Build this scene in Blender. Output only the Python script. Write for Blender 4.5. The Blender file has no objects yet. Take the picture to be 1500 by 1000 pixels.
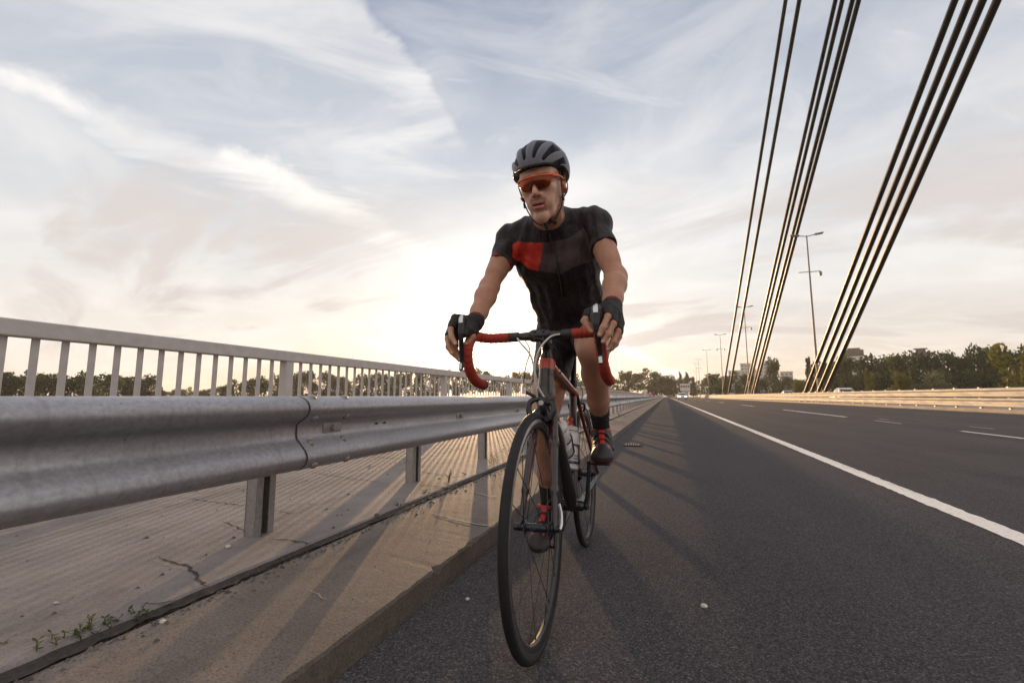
import bpy, bmesh, math, random
import numpy as np
from mathutils import Vector, Matrix

# ---------------------------------------------------------------- camera, sky, sun, exposure
scene = bpy.context.scene
F_PX, EYE, VPX, VPY = 667.0, 0.74, 976.0, 580.0          # photograph is 1500 x 1000 pixels
PITCH = math.atan((VPY - 500) / F_PX)
YAW = math.atan((VPX - 750) / math.hypot(F_PX, VPY - 500))
FWD = np.array([-math.sin(YAW) * math.cos(PITCH), math.cos(YAW) * math.cos(PITCH), math.sin(PITCH)])
RIGHT = np.array([math.cos(YAW), math.sin(YAW), 0.0])
UPV = np.cross(RIGHT, FWD)
CAM = np.array([0, 0, EYE])

def ray(px, py): return FWD + RIGHT * (px - 750) / F_PX + UPV * (500 - py) / F_PX
def on_z(px, py, z=0.0):
    d = ray(px, py); return CAM + d * ((z - EYE) / d[2])
def on_x(px, py, x):
    d = ray(px, py); return CAM + d * (x / d[0])
def on_y(px, py, y):
    d = ray(px, py); return CAM + d * (y / d[1])

cam_d = bpy.data.cameras.new('camera'); cam = bpy.data.objects.new('camera', cam_d)
scene.collection.objects.link(cam); scene.camera = cam
cam.location = CAM
cam.rotation_euler = Matrix((RIGHT, UPV, -FWD)).transposed().to_euler()
cam_d.sensor_width = 36; cam_d.lens = 36 * F_PX / 1500
cam_d.clip_start = 0.05; cam_d.clip_end = 6000
cam_d.dof.use_dof = True; cam_d.dof.focus_distance = 1.75; cam_d.dof.aperture_fstop = 7.0

SUN = ray(712, 512); SUN = SUN / np.linalg.norm(SUN)
SUN_EL = math.asin(SUN[2]); SUN_ROT = math.atan2(SUN[0], SUN[1])
sun_d = bpy.data.lights.new('sun', 'SUN'); sun = bpy.data.objects.new('sun', sun_d)
scene.collection.objects.link(sun)
sun.rotation_euler = Vector(SUN).to_track_quat('Z', 'Y').to_euler()
sun.location = (-40, 90, 30)
sun_d.energy = 3.5; sun_d.angle = math.radians(0.5); sun_d.color = (1.0, 0.60, 0.28)

scene.view_settings.view_transform = 'Standard'; scene.view_settings.look = 'None'
scene.view_settings.exposure = 0.88; scene.view_settings.gamma = 1.0
scene.view_settings.use_curve_mapping = False
scene.render.engine = 'CYCLES'
scene.cycles.use_denoising = True
scene.cycles.max_bounces = 7; scene.cycles.transparent_max_bounces = 24
scene.cycles.sample_clamp_indirect = 6

SHEET = ((-0.481, 0.671), (-0.464, 0.947), 1)       # cloud edges in the plane of the high cloud
BAND = ((-1.30, 0.494), (-0.95, 1.352))
def build_world():
    w = bpy.data.worlds.new('World'); scene.world = w; w.use_nodes = True
    nt = w.node_tree; N = nt.nodes; L = nt.links
    N.clear()
    def nd(t, **k):
        n = N.new(t)
        for a, b in k.items(): setattr(n, a, b)
        return n
    def mth(op, a, b=None, c=None, clamp=False):
        n = nd('ShaderNodeMath', operation=op); n.use_clamp = clamp
        for i, v in enumerate((a, b, c)):
            if v is None: continue
            if isinstance(v, (int, float)): n.inputs[i].default_value = v
            else: L.new(v, n.inputs[i])
        return n.outputs[0]
    def mixc(f, a, b, mode='MIX'):
        n = nd('ShaderNodeMix', data_type='RGBA', blend_type=mode); n.clamp_factor = True
        for s, v in ((n.inputs[0], f), (n.inputs[6], a), (n.inputs[7], b)):
            if isinstance(v, (int, float)): s.default_value = v
            elif isinstance(v, tuple): s.default_value = v + (1,)
            else: L.new(v, s)
        return n.outputs[2]
    def ramp(v, a, b):
        n = nd('ShaderNodeMapRange', interpolation_type='SMOOTHSTEP')
        L.new(v, n.inputs[0]); n.inputs[1].default_value = a; n.inputs[2].default_value = b
        return n.outputs[0]
    sky = nd('ShaderNodeTexSky', sky_type='NISHITA', sun_disc=False, sun_elevation=SUN_EL, sun_rotation=SUN_ROT,
             air_density=1.0, dust_density=1.6, ozone_density=1.5, altitude=50)
    tc = nd('ShaderNodeTexCoord')
    sep = nd('ShaderNodeSeparateXYZ'); L.new(tc.outputs['Generated'], sep.inputs[0])
    zc = mth('MAXIMUM', sep.outputs[2], 0.0)
    den = mth('ADD', zc, 0.22)
    u = mth('DIVIDE', sep.outputs[0], den); v = mth('DIVIDE', sep.outputs[1], den)
    def cloudnoise(rot, sx, sy, scale, detail, dist, off):
        cs, sn = math.cos(rot), math.sin(rot)
        a = mth('ADD', mth('MULTIPLY', u, cs * sx), mth('MULTIPLY', v, -sn * sx))
        b = mth('ADD', mth('MULTIPLY', u, sn * sy), mth('MULTIPLY', v, cs * sy))
        cmb = nd('ShaderNodeCombineXYZ'); L.new(a, cmb.inputs[0]); L.new(b, cmb.inputs[1]); cmb.inputs[2].default_value = off
        n = nd('ShaderNodeTexNoise'); n.inputs['Scale'].default_value = scale; n.inputs['Detail'].default_value = detail
        n.inputs['Roughness'].default_value = 0.58; n.inputs['Distortion'].default_value = dist
        L.new(cmb.outputs[0], n.inputs['Vector'])
        return n.outputs['Fac']
    dotn = nd('ShaderNodeVectorMath', operation='DOT_PRODUCT'); L.new(tc.outputs['Generated'], dotn.inputs[0])
    dotn.inputs[1].default_value = tuple(SUN)
    dot = mth('MAXIMUM', dotn.outputs['Value'], 0.0)
    toward = ramp(dotn.outputs['Value'], -0.3, 1.0)
    # high cloud: a soft overall veil, a fibrous sheet with a clean edge, one bright band running to the sun, faint wisps
    big = cloudnoise(0.55, 0.5, 0.9, 0.8, 4, 0.5, 5.2)
    fib = cloudnoise(-0.55, 0.8, 2.1, 1.6, 10, 1.5, 9.4)
    puff = cloudnoise(0.3, 1.0, 1.4, 2.4, 9, 0.5, 2.7)
    def line(p, q, flip=1):
        """signed distance in the cloud plane from the line p-q, and the position along it"""
        (x0, y0), (x1, y1) = p, q; l = math.hypot(x1 - x0, y1 - y0); tx, ty = (x1 - x0) / l, (y1 - y0) / l
        d_ = mth('ADD', mth('MULTIPLY', mth('SUBTRACT', u, x0), -ty * flip), mth('MULTIPLY', mth('SUBTRACT', v, y0), tx * flip))
        t_ = mth('ADD', mth('MULTIPLY', mth('SUBTRACT', u, x0), tx), mth('MULTIPLY', mth('SUBTRACT', v, y0), ty))
        return d_, t_
    veil = mth('MULTIPLY', mth('ADD', mth('MULTIPLY', ramp(big, 0.36, 0.66), 0.6), mth('MULTIPLY', ramp(puff, 0.40, 0.68), 0.4)), 0.60)
    d1, t1 = line(SHEET[0], SHEET[1], SHEET[2])
    d1 = mth('ADD', d1, mth('MULTIPLY', mth('SUBTRACT', puff, 0.5), 0.22))
    sheet = mth('MULTIPLY', mth('MULTIPLY', ramp(d1, 0.0, 0.05), mth('MULTIPLY', ramp(d1, 0.95, 0.15), ramp(t1, 0.75, 0.25))), mth('ADD', 0.28, mth('MULTIPLY', ramp(fib, 0.36, 0.70), 0.62)))
    d2, t2 = line(BAND[0], BAND[1])
    d2 = mth('ADD', mth('ADD', d2, mth('MULTIPLY', mth('SUBTRACT', fib, 0.5), 0.34)), mth('MULTIPLY', mth('SUBTRACT', puff, 0.5), 0.30))
    bandm = mth('MULTIPLY', mth('MULTIPLY', ramp(mth('ABSOLUTE', d2), 0.15, 0.0), ramp(t2, -0.5, 0.1)), mth('ADD', 0.45, mth('MULTIPLY', ramp(puff, 0.35, 0.6), 0.5)))
    wisp = mth('MULTIPLY', ramp(fib, 0.44, 0.74), 0.42)
    mask = mth('MAXIMUM', mth('MAXIMUM', veil, wisp), mth('MAXIMUM', mth('MULTIPLY', sheet, 0.8), bandm))
    cr = nd('ShaderNodeValToRGB'); L.new(zc, cr.inputs[0]); e = cr.color_ramp.elements
    stops = [(0.0, (.63, .50, .37)), (0.10, (.575, .54, .49)), (0.28, (.475, .505, .525)), (0.48, (.315, .375, .455)), (0.70, (.155, .215, .325)), (1.0, (.13, .19, .30))]
    while len(e) < len(stops): e.new(0.5)
    for el, (p_, c_) in zip(e, stops): el.position = p_; el.color = c_ + (1,)
    grad = mixc(1.0, cr.outputs[0], (9.8, 9.7, 9.8), 'MULTIPLY')
    base = mixc(0.88, sky.outputs[0], grad)                      # evening haze over the clear sky
    base = mixc(mth('MULTIPLY', mth('SUBTRACT', 1.0, toward), 0.85), base, (6.6, 6.1, 5.8))   # pink-grey veil opposite the sun
    ccol = mixc(toward, (6.6, 6.3, 6.1), (7.9, 7.6, 7.2))
    col = mixc(mask, base, ccol)
    # low grey strips of cloud near the horizon
    strip = ramp(cloudnoise(0.2, 0.45, 1.3, 1.5, 7, 0.7, 21.3), 0.50, 0.62)
    band = mth('MULTIPLY', ramp(zc, 0.04, 0.10), ramp(zc, 0.46, 0.28))
    col = mixc(mth('MULTIPLY', mth('MULTIPLY', strip, band), 0.9), col, mixc(toward, (4.4, 4.2, 4.3), (5.0, 4.6, 4.4)))
    # glow of the low sun in the haze, and its disc
    g1 = mth('MULTIPLY', mth('POWER', dot, 34.0), 3.6)
    g2 = mth('MULTIPLY', mth('POWER', dot, 300.0), 16.0)
    disc = mth('MULTIPLY', ramp(dotn.outputs['Value'], math.cos(math.radians(1.0)), math.cos(math.radians(0.6))), 260.0)
    glow = mixc(1.0, mixc(1.0, (1.0, 0.93, 0.80), g1, 'MULTIPLY'), mixc(1.0, (1.0, 0.80, 0.48), mth('ADD', g2, disc), 'MULTIPLY'), 'ADD')
    col = mixc(1.0, col, glow, 'ADD')
    bg = nd('ShaderNodeBackground'); bg.inputs[1].default_value = 0.08
    L.new(col, bg.inputs[0])
    out = nd('ShaderNodeOutputWorld'); L.new(bg.outputs[0], out.inputs[0])
build_world()

# ---------------------------------------------------------------- helpers
COL = scene.collection
RNG = random.Random(7)

def link(o, parent=None):
    COL.objects.link(o)
    if parent is not None: o.parent = parent
    return o
def tag(o, label=None, cat=None, group=None, kind=None):
    if label: o['label'] = label
    if cat: o['category'] = cat
    if group: o['group'] = group
    if kind: o['kind'] = kind
    return o
def empty(name, loc=(0, 0, 0), label=None, cat=None, group=None):
    o = bpy.data.objects.new(name, None); o.location = loc; o.empty_display_size = 0.2
    link(o); return tag(o, label, cat, group)
def mesh_from(name, V, Fc, smooth=False):
    m = bpy.data.meshes.new(name)
    m.from_pydata([tuple(map(float, v)) for v in V], [], [tuple(map(int, f)) for f in Fc])
    if smooth: m.polygons.foreach_set('use_smooth', [True] * len(m.polygons))
    m.update()
    return m
def obj(name, m, mat=None, parent=None, loc=None, world=True):
    """link mesh m; vertices are world coordinates unless world=False"""
    o = bpy.data.objects.new(name, m)
    if mat is not None and not m.materials:
        for k in (mat if isinstance(mat, (list, tuple)) else [mat]): m.materials.append(k)
    link(o, parent)
    if loc is not None: o.location = loc
    elif parent is not None and world:
        o.matrix_parent_inverse = Matrix.Identity(4)
        o.location = -Vector(parent.location) if parent.parent is None else (0, 0, 0)
        if parent.parent is not None and world: o.location = (0, 0, 0)
    return o

class MB:
    def __init__(s): s.V = []; s.F = []; s.M = []; s.m = 0; s.S = []; s.sm = False
    def add(s, V, Fc):
        b = len(s.V); s.V += [tuple(v) for v in V]
        for f in Fc: s.F.append(tuple(i + b for i in f)); s.M.append(s.m); s.S.append(s.sm)
        return s
    def box(s, c, d, R=None, bev=0.0):
        x, y, z = d[0] / 2, d[1] / 2, d[2] / 2
        if bev <= 0:
            P = [(sx * x, sy * y, sz * z) for sx in (-1, 1) for sy in (-1, 1) for sz in (-1, 1)]
            Fc = [(0, 1, 3, 2), (4, 6, 7, 5), (0, 4, 5, 1), (2, 3, 7, 6), (0, 2, 6, 4), (1, 5, 7, 3)]
        else:
            bm = bmesh.new(); bmesh.ops.create_cube(bm, size=1)
            for v in bm.verts: v.co = Vector((v.co.x * d[0], v.co.y * d[1], v.co.z * d[2]))
            bmesh.ops.bevel(bm, geom=bm.edges[:], offset=bev, segments=2, profile=0.6, affect='EDGES')
            bm.verts.index_update(); P = [tuple(v.co) for v in bm.verts]; Fc = [tuple(v.index for v in f.verts) for f in bm.faces]
            bm.free()
        if R is not None: P = [tuple(R @ Vector(p)) for p in P]
        return s.add([(p[0] + c[0], p[1] + c[1], p[2] + c[2]) for p in P], Fc)
    def bar(s, a, b, w, h, up=(0, 0, 1), bev=0.0):
        a = Vector(a); b = Vector(b); d = b - a; L_ = d.length; y = d.normalized()
        x = y.cross(Vector(up)); x = x.normalized() if x.length > 1e-6 else Vector((1, 0, 0)); z = x.cross(y)
        return s.box((a + b) / 2, (w, L_, h), Matrix((x, y, z)).transposed(), bev)
    def tube(s, path, r, n=10, caps=True, flat=None, up=None):
        P = [Vector(p) for p in path]; k = len(P)
        if not isinstance(r, (list, tuple, np.ndarray)): r = [r] * k
        V = []; ref = None
        for i in range(k):
            t = (P[min(i + 1, k - 1)] - P[max(i - 1, 0)])
            t = t.normalized() if t.length > 1e-9 else Vector((0, 0, 1))
            if ref is None:
                ref = Vector(up) if up else (Vector((0, 0, 1)) if abs(t.z) < 0.9 else Vector((1, 0, 0)))
            e = ref - t * ref.dot(t)
            e = e.normalized() if e.length > 1e-6 else t.orthogonal().normalized()
            f = t.cross(e); ref = e
            fl = flat[i] if isinstance(flat, (list, tuple)) else (flat or 1.0)
            for j in range(n):
                a = 2 * math.pi * j / n
                V.append(P[i] + e * (math.cos(a) * r[i] * fl) + f * (math.sin(a) * r[i]))
        Fc = [(i * n + j, i * n + (j + 1) % n, (i + 1) * n + (j + 1) % n, (i + 1) * n + j) for i in range(k - 1) for j in range(n)]
        if caps: Fc += [tuple(range(n - 1, -1, -1)), tuple((k - 1) * n + j for j in range(n))]
        o = s.sm; s.sm = True; s.add(V, Fc); s.sm = o
        if caps and len(s.S) >= 2: s.S[-1] = s.S[-2] = False
        return s
    def lathe(s, prof, n=32, M=None, closed=False, axis='Z'):
        """prof: list of (radius, height)"""
        V = []; k = len(prof)
        for i in range(n):
            a = 2 * math.pi * i / n
            for r_, h in prof: V.append((r_ * math.cos(a), r_ * math.sin(a), h))
        kk = k if closed else k - 1
        Fc = [(i * k + j, ((i + 1) % n) * k + j, ((i + 1) % n) * k + (j + 1) % k, i * k + (j + 1) % k) for i in range(n) for j in range(kk)]
        if M is not None: V = [tuple(M @ Vector(v)) for v in V]
        o = s.sm; s.sm = True; s.add(V, Fc); s.sm = o
        return s
    def sphere(s, c, r, n=10, m=6, R=None):
        if not isinstance(r, (tuple, list)): r = (r, r, r)
        V = []; Fc = []
        for i in range(m + 1):
            t = math.pi * i / m
            for j in range(n):
                a = 2 * math.pi * j / n
                p = Vector((r[0] * math.sin(t) * math.cos(a), r[1] * math.sin(t) * math.sin(a), r[2] * math.cos(t)))
                if R is not None: p = R @ p
                V.append((p.x + c[0], p.y + c[1], p.z + c[2]))
        for i in range(m):
            for j in range(n): Fc.append((i * n + j, (i + 1) * n + j, (i + 1) * n + (j + 1) % n, i * n + (j + 1) % n))
        o = s.sm; s.sm = True; s.add(V, Fc); s.sm = o
        return s
    def sweep_y(s, prof, ys, xoff=None, closed=True, caps=True):
        """extrude an (x, z) outline along y"""
        k = len(prof); V = []
        for y in ys:
            o = xoff(y) if xoff else 0.0
            for x, z in prof: V.append((x + o, y, z))
        kk = k if closed else k - 1
        Fc = [(i * k + j, i * k + (j + 1) % k, (i + 1) * k + (j + 1) % k, (i + 1) * k + j) for i in range(len(ys) - 1) for j in range(kk)]
        if closed and caps: Fc += [tuple(range(k - 1, -1, -1)), tuple((len(ys) - 1) * k + j for j in range(k))]
        return s.add(V, Fc)
    def mesh(s, name):
        m = bpy.data.meshes.new(name); m.from_pydata(s.V, [], s.F)
        m.polygons.foreach_set('use_smooth', s.S); m.polygons.foreach_set('material_index', s.M); m.update()
        if any(s.S): m.set_sharp_from_angle(angle=math.radians(42))
        return m
    def build(s, name, mat, parent=None, loc=None, world=True):
        m = s.mesh(name)
        for k in (mat if isinstance(mat, (list, tuple)) else [mat]): m.materials.append(k)
        return obj(name, m, None, parent, loc, world)

def catmull(P, n=8):
    P = [Vector(p) for p in P]; out = []
    for i in range(len(P) - 1):
        p0 = P[max(i - 1, 0)]; p1 = P[i]; p2 = P[i + 1]; p3 = P[min(i + 2, len(P) - 1)]
        for k in range(n):
            t = k / n
            out.append(0.5 * ((2 * p1) + (p2 - p0) * t + (2 * p0 - 5 * p1 + 4 * p2 - p3) * t * t + (3 * p1 - p0 - 3 * p2 + p3) * t ** 3))
    out.append(P[-1]); return out

# ---------------------------------------------------------------- materials
def new_mat(name):
    m = bpy.data.materials.new(name); m.use_nodes = True
    nt = m.node_tree; return m, nt, nt.nodes['Principled BSDF']
def node(nt, t, ins=None, **k):
    n = nt.nodes.new(t)
    for a, b in k.items(): setattr(n, a, b)
    for a, b in (ins or {}).items():
        if hasattr(b, 'links') or hasattr(b, 'is_linked'): nt.links.new(b, n.inputs[a])
        else: n.inputs[a].default_value = b
    return n
def coords(nt, sc=(1, 1, 1), kind='Object'):
    tc = node(nt, 'ShaderNodeTexCoord'); mp = node(nt, 'ShaderNodeMapping', {'Vector': tc.outputs[kind], 'Scale': sc})
    return mp.outputs[0]
def noise(nt, vec, scale, detail=4, rough=0.55, dist=0.0):
    return node(nt, 'ShaderNodeTexNoise', {'Vector': vec, 'Scale': scale, 'Detail': detail, 'Roughness': rough, 'Distortion': dist}).outputs['Fac']
def cramp(nt, v, stops):
    n = node(nt, 'ShaderNodeValToRGB'); nt.links.new(v, n.inputs[0]); e = n.color_ramp.elements
    while len(e) < len(stops): e.new(0.5)
    for el, (p, c) in zip(e, stops):
        el.position = p; el.color = (c if isinstance(c, tuple) else (c, c, c)) + (1,)
    return n.outputs[0]
def mixn(nt, f, a, b, mode='MIX'):
    n = node(nt, 'ShaderNodeMix', data_type='RGBA', blend_type=mode)
    for s_, v in ((n.inputs[0], f), (n.inputs[6], a), (n.inputs[7], b)):
        if isinstance(v, (int, float)): s_.default_value = v
        elif isinstance(v, tuple): s_.default_value = v + (1,)
        else: nt.links.new(v, s_)
    return n.outputs[2]
def bump(nt, p, h, strength=0.3, dist=0.01, prev=None):
    b = node(nt, 'ShaderNodeBump', {'Height': h, 'Strength': strength, 'Distance': dist})
    if prev is not None: nt.links.new(prev, b.inputs['Normal'])
    nt.links.new(b.outputs[0], p.inputs['Normal']); return b.outputs[0]
def simple(name, col, rough=0.5, metal=0.0, var=0.12, scale=30.0, bmp=0.0, spec=0.5, coat=0.0, bscale=None):
    m, nt, p = new_mat(name)
    v = coords(nt); n = noise(nt, v, scale, 5)
    lo = tuple(c * (1 - var) for c in col); hi = tuple(min(1, c * (1 + var)) for c in col)
    nt.links.new(cramp(nt, n, [(0.3, lo), (0.7, hi)]), p.inputs['Base Color'])
    n2 = noise(nt, v, scale * 0.37, 4)
    nt.links.new(cramp(nt, n2, [(0.3, max(0.02, rough - 0.08)), (0.7, min(1, rough + 0.08))]), p.inputs['Roughness'])
    p.inputs['Metallic'].default_value = metal; p.inputs['Specular IOR Level'].default_value = spec
    p.inputs['Coat Weight'].default_value = coat
    if bmp: bump(nt, p, noise(nt, v, bscale or scale * 2, 4), bmp, 0.004)
    return m
MAT = {}
# ---------------------------------------------------------------- setting materials
def mat_asphalt():
    m, nt, p = new_mat('asphalt'); v = coords(nt)
    big = noise(nt, v, 0.5, 5, 0.6); mid = noise(nt, coords(nt, (1.0, 0.12, 1)), 1.6, 4)
    vor = node(nt, 'ShaderNodeTexVoronoi', {'Vector': v, 'Scale': 175.0, 'Randomness': 1.0})
    vd = vor.outputs['Distance']; vc = vor.outputs['Color']
    sepc = node(nt, 'ShaderNodeSeparateColor', {'Color': vc})
    base = cramp(nt, big, [(0.3, (0.092, 0.088, 0.098)), (0.7, (0.138, 0.132, 0.145))])
    base = mixn(nt, 0.35, base, cramp(nt, mid, [(0.35, (0.076, 0.074, 0.083)), (0.7, (0.158, 0.150, 0.160))]))
    stone = cramp(nt, sepc.outputs[0], [(0.0, (0.050, 0.048, 0.053)), (0.55, (0.110, 0.105, 0.114)), (0.88, (0.172, 0.163, 0.170)), (0.995, (0.29, 0.27, 0.265))])
    col = mixn(nt, 0.62, base, stone)
    col = mixn(nt, cramp(nt, vd, [(0.0, 0.0), (0.75, 0.75)]), col, (0.024, 0.022, 0.023))
    stain = cramp(nt, noise(nt, coords(nt, (1.0, 0.35, 1)), 0.8, 6, 0.65, 0.6), [(0.52, 0.0), (0.68, 0.42)])
    col = mixn(nt, stain, col, mixn(nt, 1.0, col, (0.62, 0.62, 0.64), 'MULTIPLY'))
    track = cramp(nt, noise(nt, coords(nt, (1.1, 0.02, 1)), 1.0, 3, 0.5), [(0.42, 0.0), (0.62, 0.5)])
    col = mixn(nt, track, col, mixn(nt, 1.0, col, (1.28, 1.26, 1.24), 'MULTIPLY'))
    nt.links.new(col, p.inputs['Base Color'])
    p.inputs['Roughness'].default_value = 0.9; p.inputs['Specular IOR Level'].default_value = 0.04; p.inputs['Diffuse Roughness'].default_value = 1.0
    h = mixn(nt, 0.4, cramp(nt, vd, [(0.0, 1.0), (0.8, 0.0)]), noise(nt, v, 170, 3))
    bump(nt, p, h, 0.4, 0.0018)
    return m
def mat_concrete(name, lo, hi, seed=0.0, speck=0.35):
    m, nt, p = new_mat(name); v = coords(nt)
    a = noise(nt, v, 1.3 + seed, 7, 0.62, 0.4); b = noise(nt, coords(nt, (5, 0.7, 1)), 1.1, 5, 0.6)
    c = noise(nt, v, 150, 4, 0.7)
    col = cramp(nt, a, [(0.28, lo), (0.72, hi)])
    col = mixn(nt, cramp(nt, b, [(0.5, 0.0), (0.72, 0.5)]), col, tuple(x * 0.55 for x in lo))
    col = mixn(nt, cramp(nt, noise(nt, v, 3.1, 6, 0.7), [(0.6, 0.0), (0.72, 0.45)]), col, tuple(min(1, x * 1.25) for x in hi))
    sp = cramp(nt, c, [(0.33, 0.25), (0.5, 1.0), (0.72, 1.35)])
    col = mixn(nt, speck, col, mixn(nt, 1.0, col, sp, 'MULTIPLY'))
    dots = node(nt, 'ShaderNodeTexVoronoi', {'Vector': v, 'Scale': 60.0})
    col = mixn(nt, cramp(nt, dots.outputs['Distance'], [(0.06, 0.55), (0.14, 0.0)]), col, tuple(x * 0.35 for x in lo))
    nt.links.new(col, p.inputs['Base Color'])
    p.inputs['Roughness'].default_value = 0.82; p.inputs['Specular IOR Level'].default_value = 0.3
    n1 = bump(nt, p, noise(nt, v, 90, 5, 0.7), 0.5, 0.004)
    bump(nt, p, noise(nt, v, 6, 5, 0.6), 0.25, 0.02, n1)
    return m
def mat_galv(name, lo, hi, metal=0.75, rough=0.42):
    m, nt, p = new_mat(name); v = coords(nt)
    a = noise(nt, v, 70, 3, 0.6); b = noise(nt, coords(nt, (1, 0.35, 2.5)), 3.0, 6, 0.65)
    col = cramp(nt, a, [(0.3, lo), (0.7, hi)])
    col = mixn(nt, cramp(nt, b, [(0.45, 0.0), (0.75, 0.55)]), col, tuple(x * 0.62 for x in lo))
    streak = noise(nt, coords(nt, (1, 14, 0.6)), 2.2, 5, 0.6)
    col = mixn(nt, cramp(nt, streak, [(0.55, 0.0), (0.78, 0.4)]), col, (lo[0] * 0.62, lo[1] * 0.53, lo[2] * 0.45))
    sp = noise(nt, v, 38, 2)
    col = mixn(nt, cramp(nt, sp, [(0.74, 0.0), (0.78, 0.7)]), col, tuple(x * 0.3 for x in lo))
    nt.links.new(col, p.inputs['Base Color'])
    p.inputs['Metallic'].default_value = metal
    nt.links.new(cramp(nt, b, [(0.3, rough - 0.08), (0.7, rough + 0.14)]), p.inputs['Roughness'])
    bump(nt, p, a, 0.12, 0.002)
    return m
def mat_paint():
    m, nt, p = new_mat('road_paint'); v = coords(nt)
    w = noise(nt, v, 30, 7, 0.75); big = noise(nt, coords(nt, (1, .2, 1)), 1.5, 3)
    f = mixn(nt, 0.4, w, big)
    col = cramp(nt, f, [(0.36, (0.16, 0.14, 0.135)), (0.44, (0.62, 0.6, 0.57)), (0.6, (0.78, 0.76, 0.73))])
    nt.links.new(col, p.inputs['Base Color']); p.inputs['Roughness'].default_value = 0.6
    bump(nt, p, noise(nt, v, 120, 3), 0.4, 0.004); return m
def mat_leaf(name, a, b):
    m, nt, p = new_mat(name)
    gi = node(nt, 'ShaderNodeObjectInfo'); v = coords(nt, kind='Object')
    n = noise(nt, v, 0.55, 4)
    col = cramp(nt, n, [(0.3, a), (0.72, b)])
    hs = node(nt, 'ShaderNodeHueSaturation', {'Color': col, 'Value': node(nt, 'ShaderNodeMapRange', {0: gi.outputs['Random'], 3: 0.75, 4: 1.25}).outputs[0]})
    nt.links.new(hs.outputs[0], p.inputs['Base Color']); p.inputs['Roughness'].default_value = 0.7
    p.inputs['Specular IOR Level'].default_value = 0.2
    tr = node(nt, 'ShaderNodeBsdfTranslucent', {'Color': hs.outputs[0]})
    mx = node(nt, 'ShaderNodeMixShader', {0: 0.35, 1: p.outputs[0], 2: tr.outputs[0]})
    nt.links.new(mx.outputs[0], nt.nodes['Material Output'].inputs[0])
    return m
MAT['asphalt'] = mat_asphalt()
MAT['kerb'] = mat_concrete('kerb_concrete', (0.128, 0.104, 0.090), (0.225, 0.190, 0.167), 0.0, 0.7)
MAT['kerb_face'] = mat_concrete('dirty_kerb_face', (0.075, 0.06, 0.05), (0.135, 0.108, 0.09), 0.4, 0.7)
MAT['walk'] = mat_concrete('walkway_concrete', (0.165, 0.146, 0.138), (0.275, 0.246, 0.232), 0.7)
MAT['median'] = mat_concrete('median_concrete', (0.27, 0.23, 0.2), (0.4, 0.34, 0.3), 0.3)
MAT['galv'] = mat_galv('galvanised_steel', (0.33, 0.322, 0.335), (0.47, 0.46, 0.48), 0.6, 0.44)
MAT['galv_dark'] = mat_galv('weathered_steel_post', (0.30, 0.28, 0.27), (0.40, 0.375, 0.36), 0.6, 0.5)
MAT['barrier'] = mat_galv('median_barrier_steel', (0.46, 0.42, 0.36), (0.56, 0.52, 0.45), 0.05, 0.68)
MAT['railpaint'] = simple('railing_paint', (0.47, 0.43, 0.41), 0.5, 0, 0.1, 12, 0.1)
MAT['paint'] = mat_paint()
MAT['cable'] = simple('stay_cable_sheath', (0.018, 0.0135, 0.012), 0.42, 0.0, 0.15, 8, 0, 0.5)
MAT['gap'] = simple('near_black', (0.03, 0.027, 0.025), 0.8)
MAT['lamp'] = simple('lamp_post_steel', (0.23, 0.2, 0.18), 0.5, 0.3)
MAT['dirt'] = simple('dark_dirt', (0.045, 0.036, 0.03), 0.95, 0, 0.35, 60, 0.6)
MAT['crack'] = simple('crack_dark', (0.035, 0.028, 0.025), 0.95, 0, 0.2, 60)
MAT['grit'] = simple('grit', (0.12, 0.1, 0.085), 0.9, 0, 0.5, 9)
MAT['stone'] = simple('pale_stone', (0.55, 0.5, 0.45), 0.85, 0, 0.2, 60, 0.4)
MAT['efflor'] = simple('lime_bloom', (0.33, 0.29, 0.26), 0.9, 0, 0.15, 40)
MAT['weed'] = mat_leaf('weed_leaf', (0.06, 0.09, 0.02), (0.12, 0.15, 0.04))
MAT['leaf_dark'] = mat_leaf('leaf_dark', (0.026, 0.044, 0.015), (0.060, 0.088, 0.030))
MAT['leaf_mid'] = mat_leaf('leaf_mid', (0.040, 0.062, 0.018), (0.090, 0.122, 0.038))
MAT['leaf_yel'] = mat_leaf('leaf_yellow', (0.09, 0.095, 0.018), (0.18, 0.17, 0.035))
MAT['leaf_grey'] = mat_leaf('leaf_grey', (0.09, 0.09, 0.055), (0.16, 0.15, 0.09))
MAT['bark'] = simple('bark', (0.07, 0.052, 0.04), 0.9, 0, 0.3, 5)
MAT['ground'] = simple('meadow_ground', (0.07, 0.085, 0.035), 0.95, 0, 0.4, 0.08)
MAT['steel_deck'] = simple('deck_steel', (0.25, 0.24, 0.23), 0.6, 0.2)

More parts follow.
